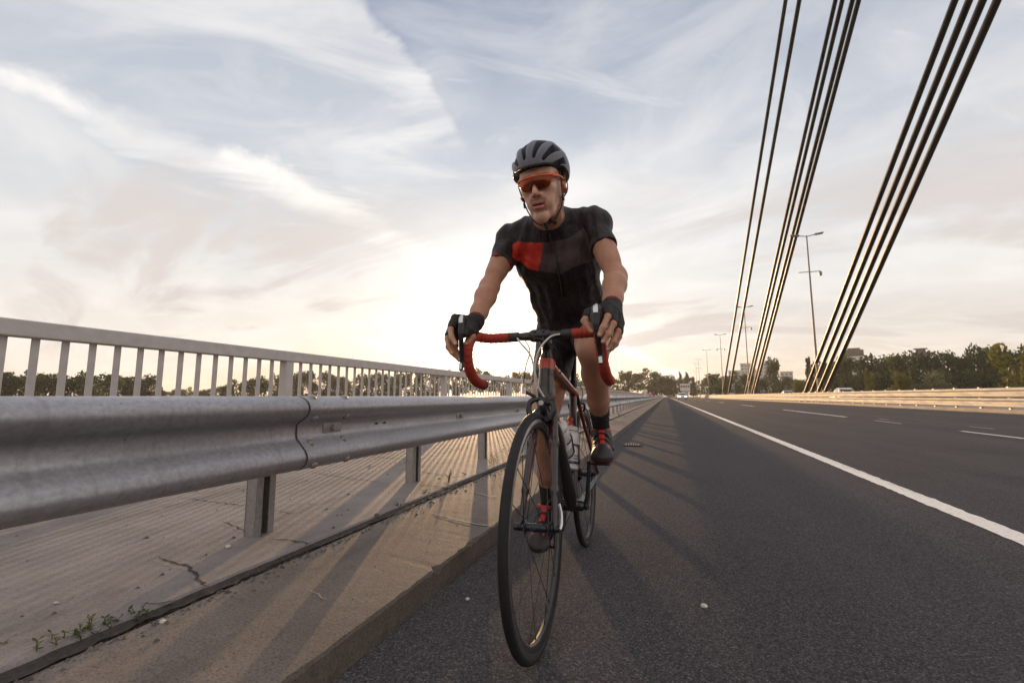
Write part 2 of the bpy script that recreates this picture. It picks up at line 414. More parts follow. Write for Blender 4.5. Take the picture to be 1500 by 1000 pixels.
# ---------------------------------------------------------------- bridge deck, road, kerb, walkway
def bend(y): return 0.0 if y < 235 else (y - 235) ** 2 / 500.0
YS = [-14, -6, -2, 0, 1, 2, 3, 4, 6, 8, 10, 14, 18, 24, 30, 40, 50, 60, 80, 100, 120, 140, 160, 180, 200, 220, 235, 245, 255, 265, 275, 285, 295, 305, 315]
KX, JX, WX, KZ, WZ = -0.86, -1.45, -3.98, 0.110, 0.124
def struct(name, mb, mat, parent=None):
    o = mb.build(name, mat, parent)
    if parent is None: tag(o, kind='structure')
    return o
ground = MB(); G = 3000
gx = [-G, -400, -120, -40, 40, 120, 400, G]; gy = [-G, -300, -60, 0, 60, 150, 250, 330, 500, G]
def gz(x, y): return -1.2 if y > 320 else (-9.0 if y < 240 else -9.0 + 7.8 * (y - 240) / 80)
ground.add([(x, y, gz(x, y)) for y in gy for x in gx], [(j * 8 + i, j * 8 + i + 1, (j + 1) * 8 + i + 1, (j + 1) * 8 + i) for j in range(len(gy) - 1) for i in range(7)])
struct('ground', ground, MAT['ground'])
deck = MB(); deck.sweep_y([(WX - 0.15, -0.30), (33, -0.30), (31, -1.5), (24, -2.6), (6, -2.6), (-2.5, -1.5)], YS, bend)
struct('bridge_deck', deck, MAT['steel_deck'])
road = MB(); road.sweep_y([(14.06, -0.298), (14.06, 0), (KX - 0.02, 0), (KX - 0.02, -0.298)], YS, bend, closed=False)
road_o = struct('road', road, MAT['asphalt'])
road2 = MB(); road2.sweep_y([(33, -0.298), (33, 0.004), (17.0, 0.004), (17.0, -0.298)], YS, bend, closed=False)
tag(struct('carriageway', road2, MAT['asphalt']), kind='structure')
def strip_y(x0, x1, z, ys, off=bend):
    m = MB(); m.sweep_y([(x1, z), (x0, z)], ys, off, closed=False); return m
# kerb strip with a worn, chipped front arris
yk = sorted(set([round(-2 + 0.035 * i, 3) for i in range(260)] + [-6, -4] + [y for y in YS if y > 7.2]))
kb = MB(); V = []; KE = 0.078                                       # the strip falls from the joint towards the road
rk = random.Random(3)
for y in yk:
    c1 = 0.006 + 0.006 * rk.random() ** 2 + (0.020 * rk.random() if rk.random() < 0.10 else 0); o = bend(y)
    j = 0.003 * rk.uniform(-1, 1)
    V += [(JX + 0.045 + o, y, -0.29), (JX + 0.045 + o, y, KZ - 0.004), (-1.2 + o, y, 0.099), (KX - 0.008 - c1 + o + j, y, KE), (KX - 0.006 + o + j, y, KE - c1 * 0.8),
          (KX + 0.006 + o + j * 2, y, 0.012 + 0.01 * rk.random()), (KX + 0.010 + o, y, -0.02)]
n_ = len(yk) - 1
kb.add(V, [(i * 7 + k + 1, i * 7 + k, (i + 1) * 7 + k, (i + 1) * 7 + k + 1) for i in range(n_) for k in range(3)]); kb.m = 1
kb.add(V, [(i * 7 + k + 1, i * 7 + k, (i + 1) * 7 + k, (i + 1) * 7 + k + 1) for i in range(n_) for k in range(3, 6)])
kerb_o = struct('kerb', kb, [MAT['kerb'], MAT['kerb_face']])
walk = MB(); walk.sweep_y([(JX, -0.29), (JX, WZ - 0.008), (JX - 0.012, WZ), (WX, WZ), (WX, -0.29)][::-1], YS, bend, closed=False)
walk_o = struct('walkway', walk, MAT['walk'])
med = MB(); med.sweep_y([(14.05, -0.29), (14.05, 0.13), (14.09, 0.16), (16.96, 0.16), (17.0, 0.13), (17.0, -0.29)][::-1], YS, bend, closed=False)
struct('median_strip', med, MAT['median'])
dz = MB(); rj = random.Random(5); yj = [0.2 + 0.03 * i for i in range(330)] + [y for y in YS if 10.2 < y < 120]; V = []
for y in yj:
    w_ = max(0.008, 0.018 + 0.010 * math.sin(y * 3.1) + 0.008 * math.sin(y * 11.7) + 0.016 * rj.random())
    V += [(JX + 0.012 + w_, y, KZ + 0.0015), (JX + 0.012 + w_ * 0.35, y, KZ + 0.001 + 0.004 * rj.random()), (JX + 0.004, y, WZ - 0.002 - 0.004 * rj.random()), (JX - 0.002, y, WZ - 0.007)]
dz.add(V, [(i * 4 + k, i * 4 + k + 1, i * 4 + k + 5, i * 4 + k + 4) for i in range(len(yj) - 1) for k in range(3)]); dz.build('joint_filler', MAT['dirt'], walk_o)
# painted lines
ln = MB(); re_ = random.Random(12); yl = [2.0 + 0.05 * i for i in range(280)] + [y for y in YS if y > 16]; yl = [y for y in YS if y < 2] + yl; V = []
for y in yl:
    j0, j1 = (re_.gauss(0, .0035), re_.gauss(0, .0035)) if y < 30 else (0, 0); V += [(1.80 + bend(y) + j0, y, .004), (1.66 + bend(y) + j1, y, .004)]
ln.add(V, [(2 * i, 2 * i + 2, 2 * i + 3, 2 * i + 1) for i in range(len(yl) - 1)]); ln.build('edge_line', MAT['paint'], road_o)
for (a, b, w, sx) in [(10.2, 12.4, 0.09, 5.93), (15.2, 16.9, 0.05, 6.0), (19.4, 28.6, 0.15, 6.05), (37.5, 43.5, 0.15, 6.05), (55.5, 61.5, 0.15, 6.05), (73.5, 79.5, 0.15, 6.05), (91.5, 97.5, .15, 6.05), (110, 116, .15, 6.05), (-4, 2, .15, 6.05)]:
    strip_y(sx - w / 2, sx + w / 2, 0.004, [a, (a + b) / 2, b], None).build('lane_dash', MAT['paint'], road_o)
for (a, b, x) in [(13.4, 14.3, 7.0), (17.6, 18.3, 6.6)]:
    strip_y(x, x + 0.03, 0.004, [a, b], None).build('worn_paint_streak', MAT['paint'], road_o)
strip_y(13.55, 13.67, 0.004, YS).build('median_line', MAT['paint'], road_o)

# drain grate in the road near the kerb
dg = empty('drain_grate', (-0.52, 7.26, 0.0), 'small slotted drain grate set flush in the asphalt beside the kerb', 'drain grate')
m = MB(); m.box((0, 0, 0.003), (0.24, 0.30, 0.006)); m.build('grate_bed', MAT['dirt'], dg, world=False)
m = MB()
for a in (-1, 1):
    m.box((a * 0.112, 0, 0.009), (0.016, 0.30, 0.012)); m.box((0, a * 0.14, 0.0092), (0.208, 0.02, 0.012))
m.build('grate_frame', MAT['gap'], dg, world=False)
barm = MB(); barm.box((0, 0, 0.009), (0.010, 0.26, 0.012)); barm = barm.mesh('grate_bar'); barm.materials.append(MAT['galv_dark'])
for k in range(6):
    o = bpy.data.objects.new('grate_bar', barm); link(o, dg); o.location = (-0.0875 + 0.035 * k, 0, 0.002)

zk = lambda x: np.interp(x, [-1.405, -1.2, KX], [KZ - 0.004, 0.099, 0.078])
# cracks in the walkway and kerb strip: narrow dark ribbons laid just above the surface
def ribbon(pts, w, z, seed, zf=None):
    r = random.Random(seed); P = [on_z(px, py, z) for px, py in pts]
    Q = []
    for i in range(len(P) - 1):
        n = max(2, int(np.linalg.norm(P[i + 1] - P[i]) / 0.02))
        for k in range(n): Q.append(P[i] + (P[i + 1] - P[i]) * k / n)
    Q.append(P[-1]); V = []; Fc = []
    for i, q in enumerate(Q):
        t = Q[min(i + 1, len(Q) - 1)] - Q[max(i - 1, 0)]; t /= np.linalg.norm(t); nrm = np.array([-t[1], t[0], 0])
        ww = w * r.uniform(0.35, 1.25) * min(1, 0.25 + 4 * min(i, len(Q) - 1 - i) / len(Q)); off = nrm * r.uniform(-0.006, 0.006)
        V += [q + off + nrm * ww, q + off - nrm * ww]
    for i in range(len(Q) - 1): Fc.append((2 * i, 2 * i + 1, 2 * i + 3, 2 * i + 2))
    if zf: V = [np.array((v[0], v[1], float(zf(v[0])) + 0.0035)) for v in V]
    return MB().add(V, Fc)
CR = [([(232, 815), (256, 824), (276, 829), (290, 846), (296, 855), (312, 859)], 0.0055), ([(398, 789), (425, 790), (462, 797)], 0.005),
      ([(275, 729), (310, 734), (358, 740)], 0.004), ([(398, 746), (432, 752)], 0.003), ([(326, 762), (342, 769), (358, 777)], 0.0045),
      ([(617, 690), (640, 694), (672, 699)], 0.006), ([(450, 690), (500, 698), (560, 706)], 0.004), ([(615, 709), (650, 713), (668, 712)], 0.008),
      ([(205, 885), (232, 882), (262, 878)], 0.005), ([(150, 668), (180, 676)], 0.004), ([(540, 668), (600, 672)], 0.006)]
for i, (pts, w) in enumerate(CR): ribbon(pts, w, WZ + 0.0035, i).build('crack', MAT['crack'], walk_o)
for i, (pts, w) in enumerate([([(628, 753), (650, 757), (690, 764), (726, 767)], 0.011), ([(690, 722), (715, 727), (735, 727)], 0.008), ([(455, 865), (472, 874), (480, 876)], .003)]):
    ribbon(pts, w, 0.094, 40 + i, zk).build('lime_streak', MAT['efflor'], kerb_o)

# grit lying along the joint and over the walkway (uncountable) and the single stones that can be told apart
def grit(name, n, fx, fy, fz, smin, smax, seed, mat, label):
    r = random.Random(seed); mb = MB()
    for _ in range(n):
        x, y = fx(r), fy(r); s_ = smin + (smax - smin) * r.random() ** 3; a = r.random() * 6.28
        P = [(s_ * math.cos(a), s_ * math.sin(a), 0), (s_ * .8 * math.cos(a + 1.7), s_ * .8 * math.sin(a + 1.7), 0), (s_ * math.cos(a + 3.3), s_ * math.sin(a + 3.3), 0),
             (s_ * .7 * math.cos(a + 4.8), s_ * .7 * math.sin(a + 4.8), 0), (s_ * .1, 0, s_ * 0.75)]
        z = fz(x)
        mb.add([(x + p[0], y + p[1], z + p[2]) for p in P], [(0, 1, 4), (1, 2, 4), (2, 3, 4), (3, 0, 4), (3, 2, 1, 0)])
    return tag(mb.build(name, mat), label, 'grit', kind='stuff')
zz = lambda x: float(zk(x)) if x > JX + 0.045 else (KZ - 0.012 if x > JX - 0.004 else WZ)
grit('joint_grit', 2600, lambda r: JX + 0.03 + abs(r.gauss(0, 0.05)) - 0.02, lambda r: 0.4 + 9 * r.random() ** 1.4, zz, 0.0015, 0.013, 5, MAT['grit'], 'dark grit and crumbs lying along the walkway joint')
grit('walkway_grit', 700, lambda r: r.uniform(-3.6, JX - 0.02), lambda r: 0.4 + 9 * r.random() ** 1.3, zz, 0.002, 0.014, 6, MAT['grit'], 'loose grit scattered over the concrete walkway')
grit('kerb_grit', 200, lambda r: r.uniform(JX + 0.06, KX - 0.05), lambda r: 0.4 + 7 * r.random() ** 1.3, zz, 0.001, 0.005, 8, MAT['grit'], 'tiny grit scattered over the kerb strip')
grit('road_grit', 260, lambda r: KX + 0.02 + 0.05 * abs(r.gauss(0, 1)), lambda r: 0.5 + 8 * r.random() ** 1.3, lambda x: 0.0, 0.001, 0.005, 9, MAT['grit'], 'fine grit gathered on the asphalt against the kerb')
def pebble(px, py, z, s_, mat, label, seed):
    p = on_z(px, py, z); r = random.Random(seed); bm = bmesh.new(); bmesh.ops.create_icosphere(bm, subdivisions=2, radius=1)
    for v in bm.verts:
        k = 1 + 0.16 * r.uniform(-1, 1); v.co = Vector((v.co.x * s_ * k * 1.2, v.co.y * s_ * k, (v.co.z * 0.62 + 0.5) * s_ * k))
    me = bpy.data.meshes.new('pebble'); bm.to_mesh(me); bm.free()
    return tag(obj('pebble', me, mat, None, tuple(p)), label, 'pebble')
pebble(1031, 889, 0, 0.010, MAT['stone'], 'pale pebble lying alone on the open asphalt in front of the bicycle', 1)
pebble(334, 802, WZ, 0.010, MAT['stone'], 'pale stone on the walkway in front of the guardrail post with cracks', 2)
pebble(552, 755, WZ, 0.011, MAT['grit'], 'dark stone at the walkway edge beside the joint', 3)
pebble(82, 884, WZ, 0.006, MAT['stone'], 'tiny white chip on the walkway near the weeds', 4)
pebble(238, 912, 0.102, 0.008, MAT['stone'], 'pale chip on the kerb strip beside the weeds', 5)
pebble(685, 878, 0, 0.007, MAT['stone'], 'pale chip on asphalt close to the kerb and front wheel', 6)
# ---------------------------------------------------------------- guardrail (W-beam on spacers)
W_PROF = catmull([(0.000, 0.0, 0.315), (0.030, 0, 0.313), (0.066, 0, 0.296), (0.083, 0, 0.268), (0.078, 0, 0.240), (0.056, 0, 0.218), (0.032, 0, 0.202), (0.022, 0, 0.186),
                  (0.022, 0, 0.150), (0.029, 0, 0.130), (0.054, 0, 0.104), (0.077, 0, 0.076), (0.083, 0, 0.046), (0.066, 0, 0.018), (0.030, 0, 0.002), (0.000, 0, 0.0)], 3)
W_PROF = [(p.x, p.z * 0.94) for p in W_PROF]
def w_outline(t=0.004):
    out = list(W_PROF); inn = []
    for i, (x, z) in enumerate(W_PROF):
        a = W_PROF[max(i - 1, 0)]; b = W_PROF[min(i + 1, len(W_PROF) - 1)]
        dx, dz_ = b[0] - a[0], b[1] - a[1]; l = math.hypot(dx, dz_); inn.append((x + dz_ / l * t, z - dx / l * t))
    return out + inn[::-1]
def beam_mesh(name, length, mat, flip=False):
    mb = MB(); mb.sm = True; pr = w_outline()
    if flip: pr = [(-x, z) for x, z in pr][::-1]
    mb.sweep_y(pr, [0, length]); me = mb.mesh(name); me.materials.append(mat)
    return me
GX, GZ0 = -1.44, 0.444
gr = empty('guardrail', (GX, 1.49, WZ), 'galvanised steel guardrail with corrugated beam on posts along the kerb', 'guardrail')
bm_long = beam_mesh('rail_beam', 4.32, MAT['galv'])
def child(me, name, parent, loc, rz=0.0):
    o = bpy.data.objects.new(name, me); link(o, parent); o.location = Vector(loc) - Vector(parent.location); o.rotation_euler.z = rz; return o
NB = 58
for k in range(-2, NB):
    y0 = 1.49 + 4.0 * k
    o = child(bm_long, 'rail_beam', gr, (GX + (0.0065 if k % 2 == 0 else 0.0), y0, GZ0))
    o.location.x += 0.0
# dark strip painting in the shade at each lapped beam end
shadem = MB(); shadem.sm = True; shadem.sweep_y([(x + 0.0022, z) for x, z in W_PROF], [-0.004, 0.010], closed=False); shadem = shadem.mesh('lap_shade'); shadem.materials.append(MAT['gap'])
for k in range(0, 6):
    child(shadem, 'lap_shade', gr, (GX + (0.0 if k % 2 == 0 else 0.0065), 1.49 + 4.0 * k, GZ0))
# posts, spacers, bolt plates
pm = MB()
for (a, b) in [((0, 0), (0.10, 0.006)), ((-0.047, 0.028), (0.006, 0.062)), ((0.047, 0.028), (0.006, 0.062)), ((-0.034, 0.058), (0.032, 0.006)), ((0.034, 0.058), (0.032, 0.006))]:
    pm.box((a[1] - 0.03, a[0], 0.27), (b[1], b[0], 0.56))
pm = pm.mesh('post'); pm.materials.append(MAT['galv_dark'])
sm_ = MB(); sm_.box((0.17, 0, 0.44), (0.31, 0.07, 0.10), bev=0.006); sm_ = sm_.mesh('spacer'); sm_.materials.append(MAT['galv_dark'])
pl = MB(); pl.box((0.0, 0, 0), (0.008, 0.115, 0.042), bev=0.002); pl = pl.mesh('bolt_plate'); pl.materials.append(MAT['galv_dark'])
bo = MB(); bo.lathe([(0.0, 0.011), (0.008, 0.010), (0.0135, 0.006), (0.0175, 0.0), (0.0175, -0.006)], 14, Matrix.Rotation(math.pi / 2, 4, 'Y')); bo = bo.mesh('bolt'); bo.materials.append(MAT['galv_dark'])
hx = MB(); hx.lathe([(0.0, 0.014), (0.011, 0.014), (0.013, 0.011), (0.013, 0.0)], 6, Matrix.Rotation(math.pi / 2, 4, 'Y')); hx = hx.mesh('bolt'); hx.materials.append(MAT['galv_dark'])
NP = 172
slot = MB(); slot.box((0.006, 0, 0), (0.0016, 0.022, 0.010), bev=0.0007); slot = slot.mesh('slot'); slot.materials.append(MAT['gap'])
for k in range(-3, NP):
    y = 1.67 + 1.3333 * k
    child(pm, 'post', gr, (GX - 0.33, y, WZ))
    if y < 60:
        child(sm_, 'spacer', gr, (GX - 0.33, y, WZ))
        child(pl, 'bolt_plate', gr, (GX + 0.028, y + 0.02, GZ0 + 0.158))
        child(hx, 'bolt', gr, (GX + 0.031, y + 0.02, GZ0 + 0.158))
for k in range(0, 6):
    y = 1.49 + 4 * k
    for dy in (0.05, 0.25):
        for z in (0.292, 0.207, 0.109, 0.020):
            i = min(range(1, len(W_PROF) - 1), key=lambda q: abs(W_PROF[q][1] - z)); (xa, za), (xb, zb) = W_PROF[i - 1], W_PROF[i + 1]
            th = math.atan2(-(xa - xb), za - zb) if False else math.atan2((xb - xa), (za - zb))
            o = child(bo, 'bolt', gr, (GX + W_PROF[i][0] + 0.006, y + dy, GZ0 + W_PROF[i][1])); o.rotation_euler.y = -th
    for dy in (0.33, 0.40):
        sl = child(slot, 'slot', gr, (GX + 0.023, y + dy + 0.2, GZ0 + 0.158))
# ---------------------------------------------------------------- pedestrian railing
RX, RZT = -3.73, 1.20
rl = empty('bridge_railing', (RX, 3.74, WZ), 'pale painted steel railing with square balusters along the outer walkway edge', 'railing')
YR = [y for y in YS]
m = MB(); pr = [(-0.055, 0.0), (-0.05, 0.006), (0.05, 0.006), (0.055, 0.0), (0.055, -0.09), (0.05, -0.096), (-0.05, -0.096), (-0.055, -0.09)]
m.sweep_y([(RX + x, RZT - 0.006 + z) for x, z in pr], YR, bend); m.build('top_rail', MAT['railpaint'], rl)
m = MB(); m.sweep_y([(RX + x, 0.27 + z) for x, z in [(-0.03, 0.02), (0.03, 0.02), (0.03, -0.02), (-0.03, -0.02)]], YR, bend); m.build('bottom_rail', MAT['railpaint'], rl)
BAY = 3.56
pmesh = MB(); pmesh.box((0, 0, 0.488), (0.09, 0.10, 0.976), bev=0.006); pmesh.box((0, 0, 0.008), (0.16, 0.18, 0.016)); pmesh = pmesh.mesh('railing_post'); pmesh.materials.append(MAT['railpaint'])
bmesh_ = MB(); bmesh_.box((0, 0, 0.40), (0.010, 0.040, 0.82)); bmesh_ = bmesh_.mesh('baluster'); bmesh_.materials.append(MAT['railpaint'])
far = MB(); nb = 0
for k in range(-2, 88):
    y = 3.74 + BAY * k
    child(pmesh, 'railing_post', rl, (RX + bend(y), y, WZ))
    for j in range(22):
        yb = y + 0.19 + j * (BAY - 0.38) / 21
        if yb < 0.9: 
            if yb > -2: far.box((RX, yb, 0.69), (0.010, 0.040, 0.82))
            continue
        if nb < 300: child(bmesh_, 'baluster', rl, (RX, yb, 0.29)); nb += 1
        else: far.box((RX + bend(yb), yb, 0.69), (0.010, 0.040, 0.82))
tag(far.build('baluster_run', MAT['railpaint'], rl), kind='stuff')

# ---------------------------------------------------------------- median barrier with two stacked beams
mb_ = empty('median_barrier', (14.35, 24.0, 0.16), 'sunlit double height steel crash barrier along the median strip', 'crash barrier')
bmm = beam_mesh('barrier_beam', 4.30, MAT['barrier'], flip=True)
pm2 = MB(); pm2.box((0, 0, 0.5), (0.09, 0.12, 1.0)); pm2 = pm2.mesh('barrier_post'); pm2.materials.append(MAT['galv_dark'])
for k in range(0, 52):
    y = 16 + 4.0 * k
    for z in (0.232, 0.690): child(bmm, 'barrier_beam', mb_, (14.33 - (0.0045 if k % 2 == 0 else 0.0), y, z)).scale = (1.2, 1, 1.42)
    for d in (0.3, 2.3): child(pm2, 'barrier_post', mb_, (14.42, y + d, 0.16))

# ---------------------------------------------------------------- stay cables
MX = 15.6 - 1.0
CB = [((1059, 574), (1151, 0), 0.19), ((1068, 574), (1171, 0), 0.19), ((1092.5, 574), (1224, 0), 0.15), ((1096, 574), (1234, 0), 0.15), ((1102, 574), (1249, 0), 0.15), ((1105.5, 574), (1258, 0), 0.15),
      ((1180, 573), (1399, 0), 0.17), ((1189.5, 573), (1420, 0), 0.17), ((1199, 573), (1440, 0), 0.17), ((1209.5, 573), (1461, 0), 0.175)]
CB = [(p_, q_, d_ * (2.3 if i_ < 6 else 1.9)) for i_, (p_, q_, d_) in enumerate(CB)]
CL = ['upper strand of the far pair of stay cables anchored in the median', 'lower strand of the far pair of stay cables anchored in the median',
      'uppermost strand of the middle bundle of dark stay cables', 'second highest strand of the middle bundle of dark stay cables', 'third highest strand of the middle bundle of dark stay cables', 'lowest strand of the middle bundle of dark stay cables',
      'uppermost strand of the near four strand bundle of stay cables', 'second strand of the near four strand bundle of stay cables', 'third strand of the near four strand bundle of stay cables', 'lowest strand of the near four strand bundle of stay cables']
for i, (b, t, d) in enumerate(CB):
    A = on_x(*b, MX); B = on_x(*t, MX); u = (B - A); A0 = A - u * ((A[2] - 0.16) / u[2]); B1 = A + u * 1.22
    c = empty('stay_cable', tuple(A0), CL[i], 'stay cable', 'stay cables rising from the median')
    m = MB(); m.tube([A0 + u * 0.004, A0 + (B1 - A0) * .5, B1], d / 2, 16); m.build('sheath', MAT['cable'], c)
    un = u / np.linalg.norm(u)
    m = MB(); m.tube([A0 - un * 0.1, A0 + un * 2.0, A0 + un * 2.05], [d * 0.72, d * 0.72, d * 0.55], 16); m.build('anchor_sleeve', MAT['lamp'], c)

# ---------------------------------------------------------------- lamp posts
def lamp_meshes():
    P = MB(); P.tube([(0, 0, 0), (0, 0, 1.2), (0, 0, 1.25), (0, 0, 9), (0, 0, 17.3)], [0.17, 0.17, 0.12, 0.1, 0.06], 12)
    A = MB(); A.tube(catmull([(-0.75, 0, 17.33), (-0.4, 0, 17.28), (0, 0, 17.2), (0.4, 0, 17.28), (0.75, 0, 17.33)], 4), 0.045, 8)
    Hd = MB(); Hd.box((0, 0, 0), (0.85, 0.34, 0.14), bev=0.05); Hd.box((0.05, 0, -0.08), (0.6, 0.26, 0.03))
    A2 = MB(); A2.tube([(-1.0, 0, 13.4), (1.0, 0, 13.4)], 0.04, 8)
    S = MB(); S.box((0, 0, -0.22), (0.26, 0.34, 0.40), bev=0.04); S.tube([(0, 0, 0), (0, 0, -.05)], 0.05, 8)
    out = []
    for n, k in (('pole', P), ('arm', A), ('lamp_head', Hd), ('lower_arm', A2), ('floodlight', S)):
        k = k.mesh(n); k.materials.append(MAT['lamp']); out.append(k)
    return out
LM = lamp_meshes()
LLAB = ['tall twin armed street lamp between the near and middle stay cables', 'tall twin armed street lamp rising between the far and middle cables',
        'street lamp with lower floodlights, second beyond the far pair of cables', 'slim street lamp without floodlights down the median', 'far street lamp with lower floodlights near the white cabin', 'farthest street lamp with a lower crossbar down the median']
for i, (y, fl) in enumerate([(53.6, 1), (94.4, 1), (135.5, 1), (180, 0), (225, 1), (252, 1)]):
    L0 = empty('street_lamp', (MX + (0 if i < 5 else 0.4), y, 0.16), LLAB[i], 'street lamp', 'street lamps along the median')
    child(LM[0], 'pole', L0, L0.location); child(LM[1], 'arm', L0, L0.location)
    for s_ in (-1, 1):
        h = child(LM[2], 'lamp_head', L0, L0.location + Vector((s_ * 1.1, 0, 17.40))); h.rotation_euler = (0, -0.14 * s_, 0)
    if fl:
        child(LM[3], 'lower_arm', L0, L0.location)
        for s_ in ((1,) if i == 0 else (-1, 1)): child(LM[4], 'floodlight', L0, L0.location + Vector((s_ * 0.95, 0, 13.35)))
# ---------------------------------------------------------------- trees
def crown_mesh(name, seed, n, lobes, leaf, mat):
    r = np.random.RandomState(seed); V = []; Fc = []
    w = np.array([l[3] * l[4] * l[5] for l in lobes]) ** 0.7; w /= w.sum()
    for i in range(n):
        l = lobes[r.choice(len(lobes), p=w)]
        d = r.normal(size=3); d /= np.linalg.norm(d); rad = r.uniform(0.55, 1.04) if r.rand() < 0.85 else r.uniform(0.2, 0.6)
        c = np.array(l[:3]) + d * np.array(l[3:6]) * rad
        a = r.normal(size=3); a /= np.linalg.norm(a); b = np.cross(a, r.normal(size=3)); b /= np.linalg.norm(b)
        s_ = leaf * r.uniform(0.5, 1.3); k = len(V)
        V += [c - a * s_ - b * s_ * .45, c + a * s_ * .2 - b * s_ * .7, c + a * s_ + b * s_ * .1, c - a * s_ * .1 + b * s_ * .7]; Fc.append((k, k + 1, k + 2, k + 3))
    me = mesh_from(name, V, Fc); me.materials.append(mat); return me
def lobes_round(seed, n, h0, h1, R, top=0.5):
    r = random.Random(seed); out = [(0, 0, (h0 + h1) / 2, R * .62, R * .62, (h1 - h0) * .42)]
    for i in range(n):
        a = r.random() * 6.28; t = r.random(); z = h0 + (h1 - h0) * (0.08 + 0.84 * t); q = R * (1 - abs(t - 0.42) ** 1.5 * 1.1) * r.uniform(.45, .75)
        s_ = R * r.uniform(.24, .42); out.append((q * math.cos(a), q * math.sin(a), z, s_, s_, s_ * .85))
    return out
def trunk_mesh(name, seed, h, R, fork):
    r = random.Random(seed); m = MB()
    m.tube([(0, 0, -0.02), (0.01, 0, h * .3), (-.01, .01, h * .6), (0, 0, h * .93)], [R, R * .75, R * .5, R * .12], 8)
    for i in range(7):
        a = r.random() * 6.28; z = fork + (h * .8 - fork) * i / 7; l = 0.2 * r.uniform(.6, 1.2) * (1.15 - z)
        m.tube([(0, 0, z), (l * .5 * math.cos(a), l * .5 * math.sin(a), z + l * .45), (l * 1.1 * math.cos(a), l * 1.1 * math.sin(a), z + l)], [R * .4, R * .28, R * .08], 6)
    k = m.mesh(name); k.materials.append(MAT['bark']); return k
# unit trees: height 1, crown radius as given; scaled per tree
TREE = {}
def kindmesh(key, mats, R, n, leaf, h0=0.18, nl=20, slender=False):
    vs = []
    for s_ in range(3):
        lb = lobes_round(hash(key) % 97 + 10 * s_ if False else sum(map(ord, key)) + 10 * s_, nl, h0, 1.0, R)
        if slender: lb = [(a * .6, b * .6, c, d * .7, e * .7, f) for a, b, c, d, e, f in lb]
        vs.append((crown_mesh('crown', 5 + s_, n, lb, leaf, MAT[mats]), trunk_mesh('trunk', s_, 1.0, 0.016, 0.2)))
    TREE[key] = vs
kindmesh('dark', 'leaf_dark', 0.36, 2600, 0.026)
kindmesh('mid', 'leaf_mid', 0.36, 2600, 0.026)
kindmesh('yel', 'leaf_yel', 0.36, 2600, 0.026, 0.05)
kindmesh('grey', 'leaf_grey', 0.42, 2600, 0.026, 0.02)
kindmesh('poplar', 'leaf_dark', 0.20, 2200, 0.022, 0.12, 22, True)
tcount = [0]
def tree(px, py, D, wpx, key, label, group=None):
    d = ray(px, 580); d = d / np.linalg.norm(d[:2]); P = d[:2] * D
    depth = (np.array([P[0], P[1], EYE]) - CAM) @ FWD
    v = ray(px, py); top = EYE + v[2] / np.linalg.norm(v[:2]) * D
    z0 = gz(P[0], P[1]); hgt = top - z0; k = tcount[0]; tcount[0] += 1
    cr, tk = TREE[key][k % 3]
    t = empty('tree', (P[0], P[1], z0), label, 'tree', group)
    wid = wpx * depth / F_PX / 2 / {'dark': .36, 'mid': .36, 'yel': .36, 'grey': .42, 'poplar': .16}[key]
    t.scale = (wid * 1.08, wid * 1.08, hgt * 1.06); t.rotation_euler.z = k * 1.7
    c = bpy.data.objects.new('crown', cr); link(c, t); q = bpy.data.objects.new('trunk', tk); link(q, t)
    return t
rt = random.Random(11)
def row(x0, x1, prof, D, w, keys, label, group):
    x = x0
    while x < x1:
        ww = w * rt.uniform(.75, 1.3); py = np.interp(x, [p[0] for p in prof], [p[1] for p in prof]) + rt.uniform(-3, 3)
        tree(x, py, D * rt.uniform(.92, 1.12), ww, rt.choice(keys), label, group); x += ww * .62
row(-30, 228, [(-30, 547), (60, 548), (130, 552), (200, 550), (228, 556)], 210, 42, ['dark', 'dark', 'mid'], 'dark riverside tree in the row seen between the first railing balusters', 'riverside trees behind the railing')
row(245, 330, [(245, 571), (330, 569)], 420, 20, ['dark', 'mid'], 'low distant tree on the far bank beyond the railing', 'low trees on the far bank')
row(332, 470, [(332, 563), (395, 551), (440, 543), (470, 552)], 260, 30, ['dark', 'mid'], 'dark tree behind the wide railing post near the rail seam', 'trees behind the wide railing post')
row(480, 640, [(480, 548), (520, 556), (560, 546), (640, 549)], 280, 30, ['dark', 'mid'], 'tree behind the closely spaced balusters up the bridge', 'trees behind the closely spaced balusters')
row(640, 800, [(640, 544), (700, 543), (735, 549), (760, 545), (800, 550)], 340, 22, ['mid', 'dark'], 'backlit tree under the low sun behind the handlebar', 'backlit trees under the sun')
row(820, 985, [(820, 552), (900, 553), (935, 545), (950, 541), (985, 552)], 300, 30, ['mid', 'dark'], 'dense tree beyond the end of the walkway behind the pedestrians', 'trees beyond the walkway end')
for x, y in ((998, 545), (1007, 545), (1016, 551)): tree(x, y, 360, 9, 'poplar', 'slender poplar standing behind the white cabin', 'poplars behind the cabin')
row(965, 1060, [(965, 556), (1020, 556), (1060, 557)], 380, 22, ['mid', 'dark'], 'leafy tree behind the far street lamps', 'trees behind the far lamps')
row(1045, 1215, [(1045, 552), (1075, 548), (1110, 548), (1125, 556), (1215, 556)], 270, 28, ['mid', 'dark'], 'green tree below the grey block between the cables', 'trees between the stay cables')
tree(1135, 530, 240, 24, 'mid', 'tall rounded tree in front of the grey block between cable bundles')
tree(1187, 523, 230, 12, 'poplar', 'narrow tree with open crown beside the street lamp at the near cable bundle')
row(1212, 1530, [(1212, 532), (1240, 526), (1290, 522), (1340, 522), (1400, 519), (1430, 513), (1500, 512), (1530, 511)], 190, 44, ['dark', 'dark', 'mid'], 'large dark tree in the continuous park edge beyond the far carriageway', 'dark park trees beyond the median')
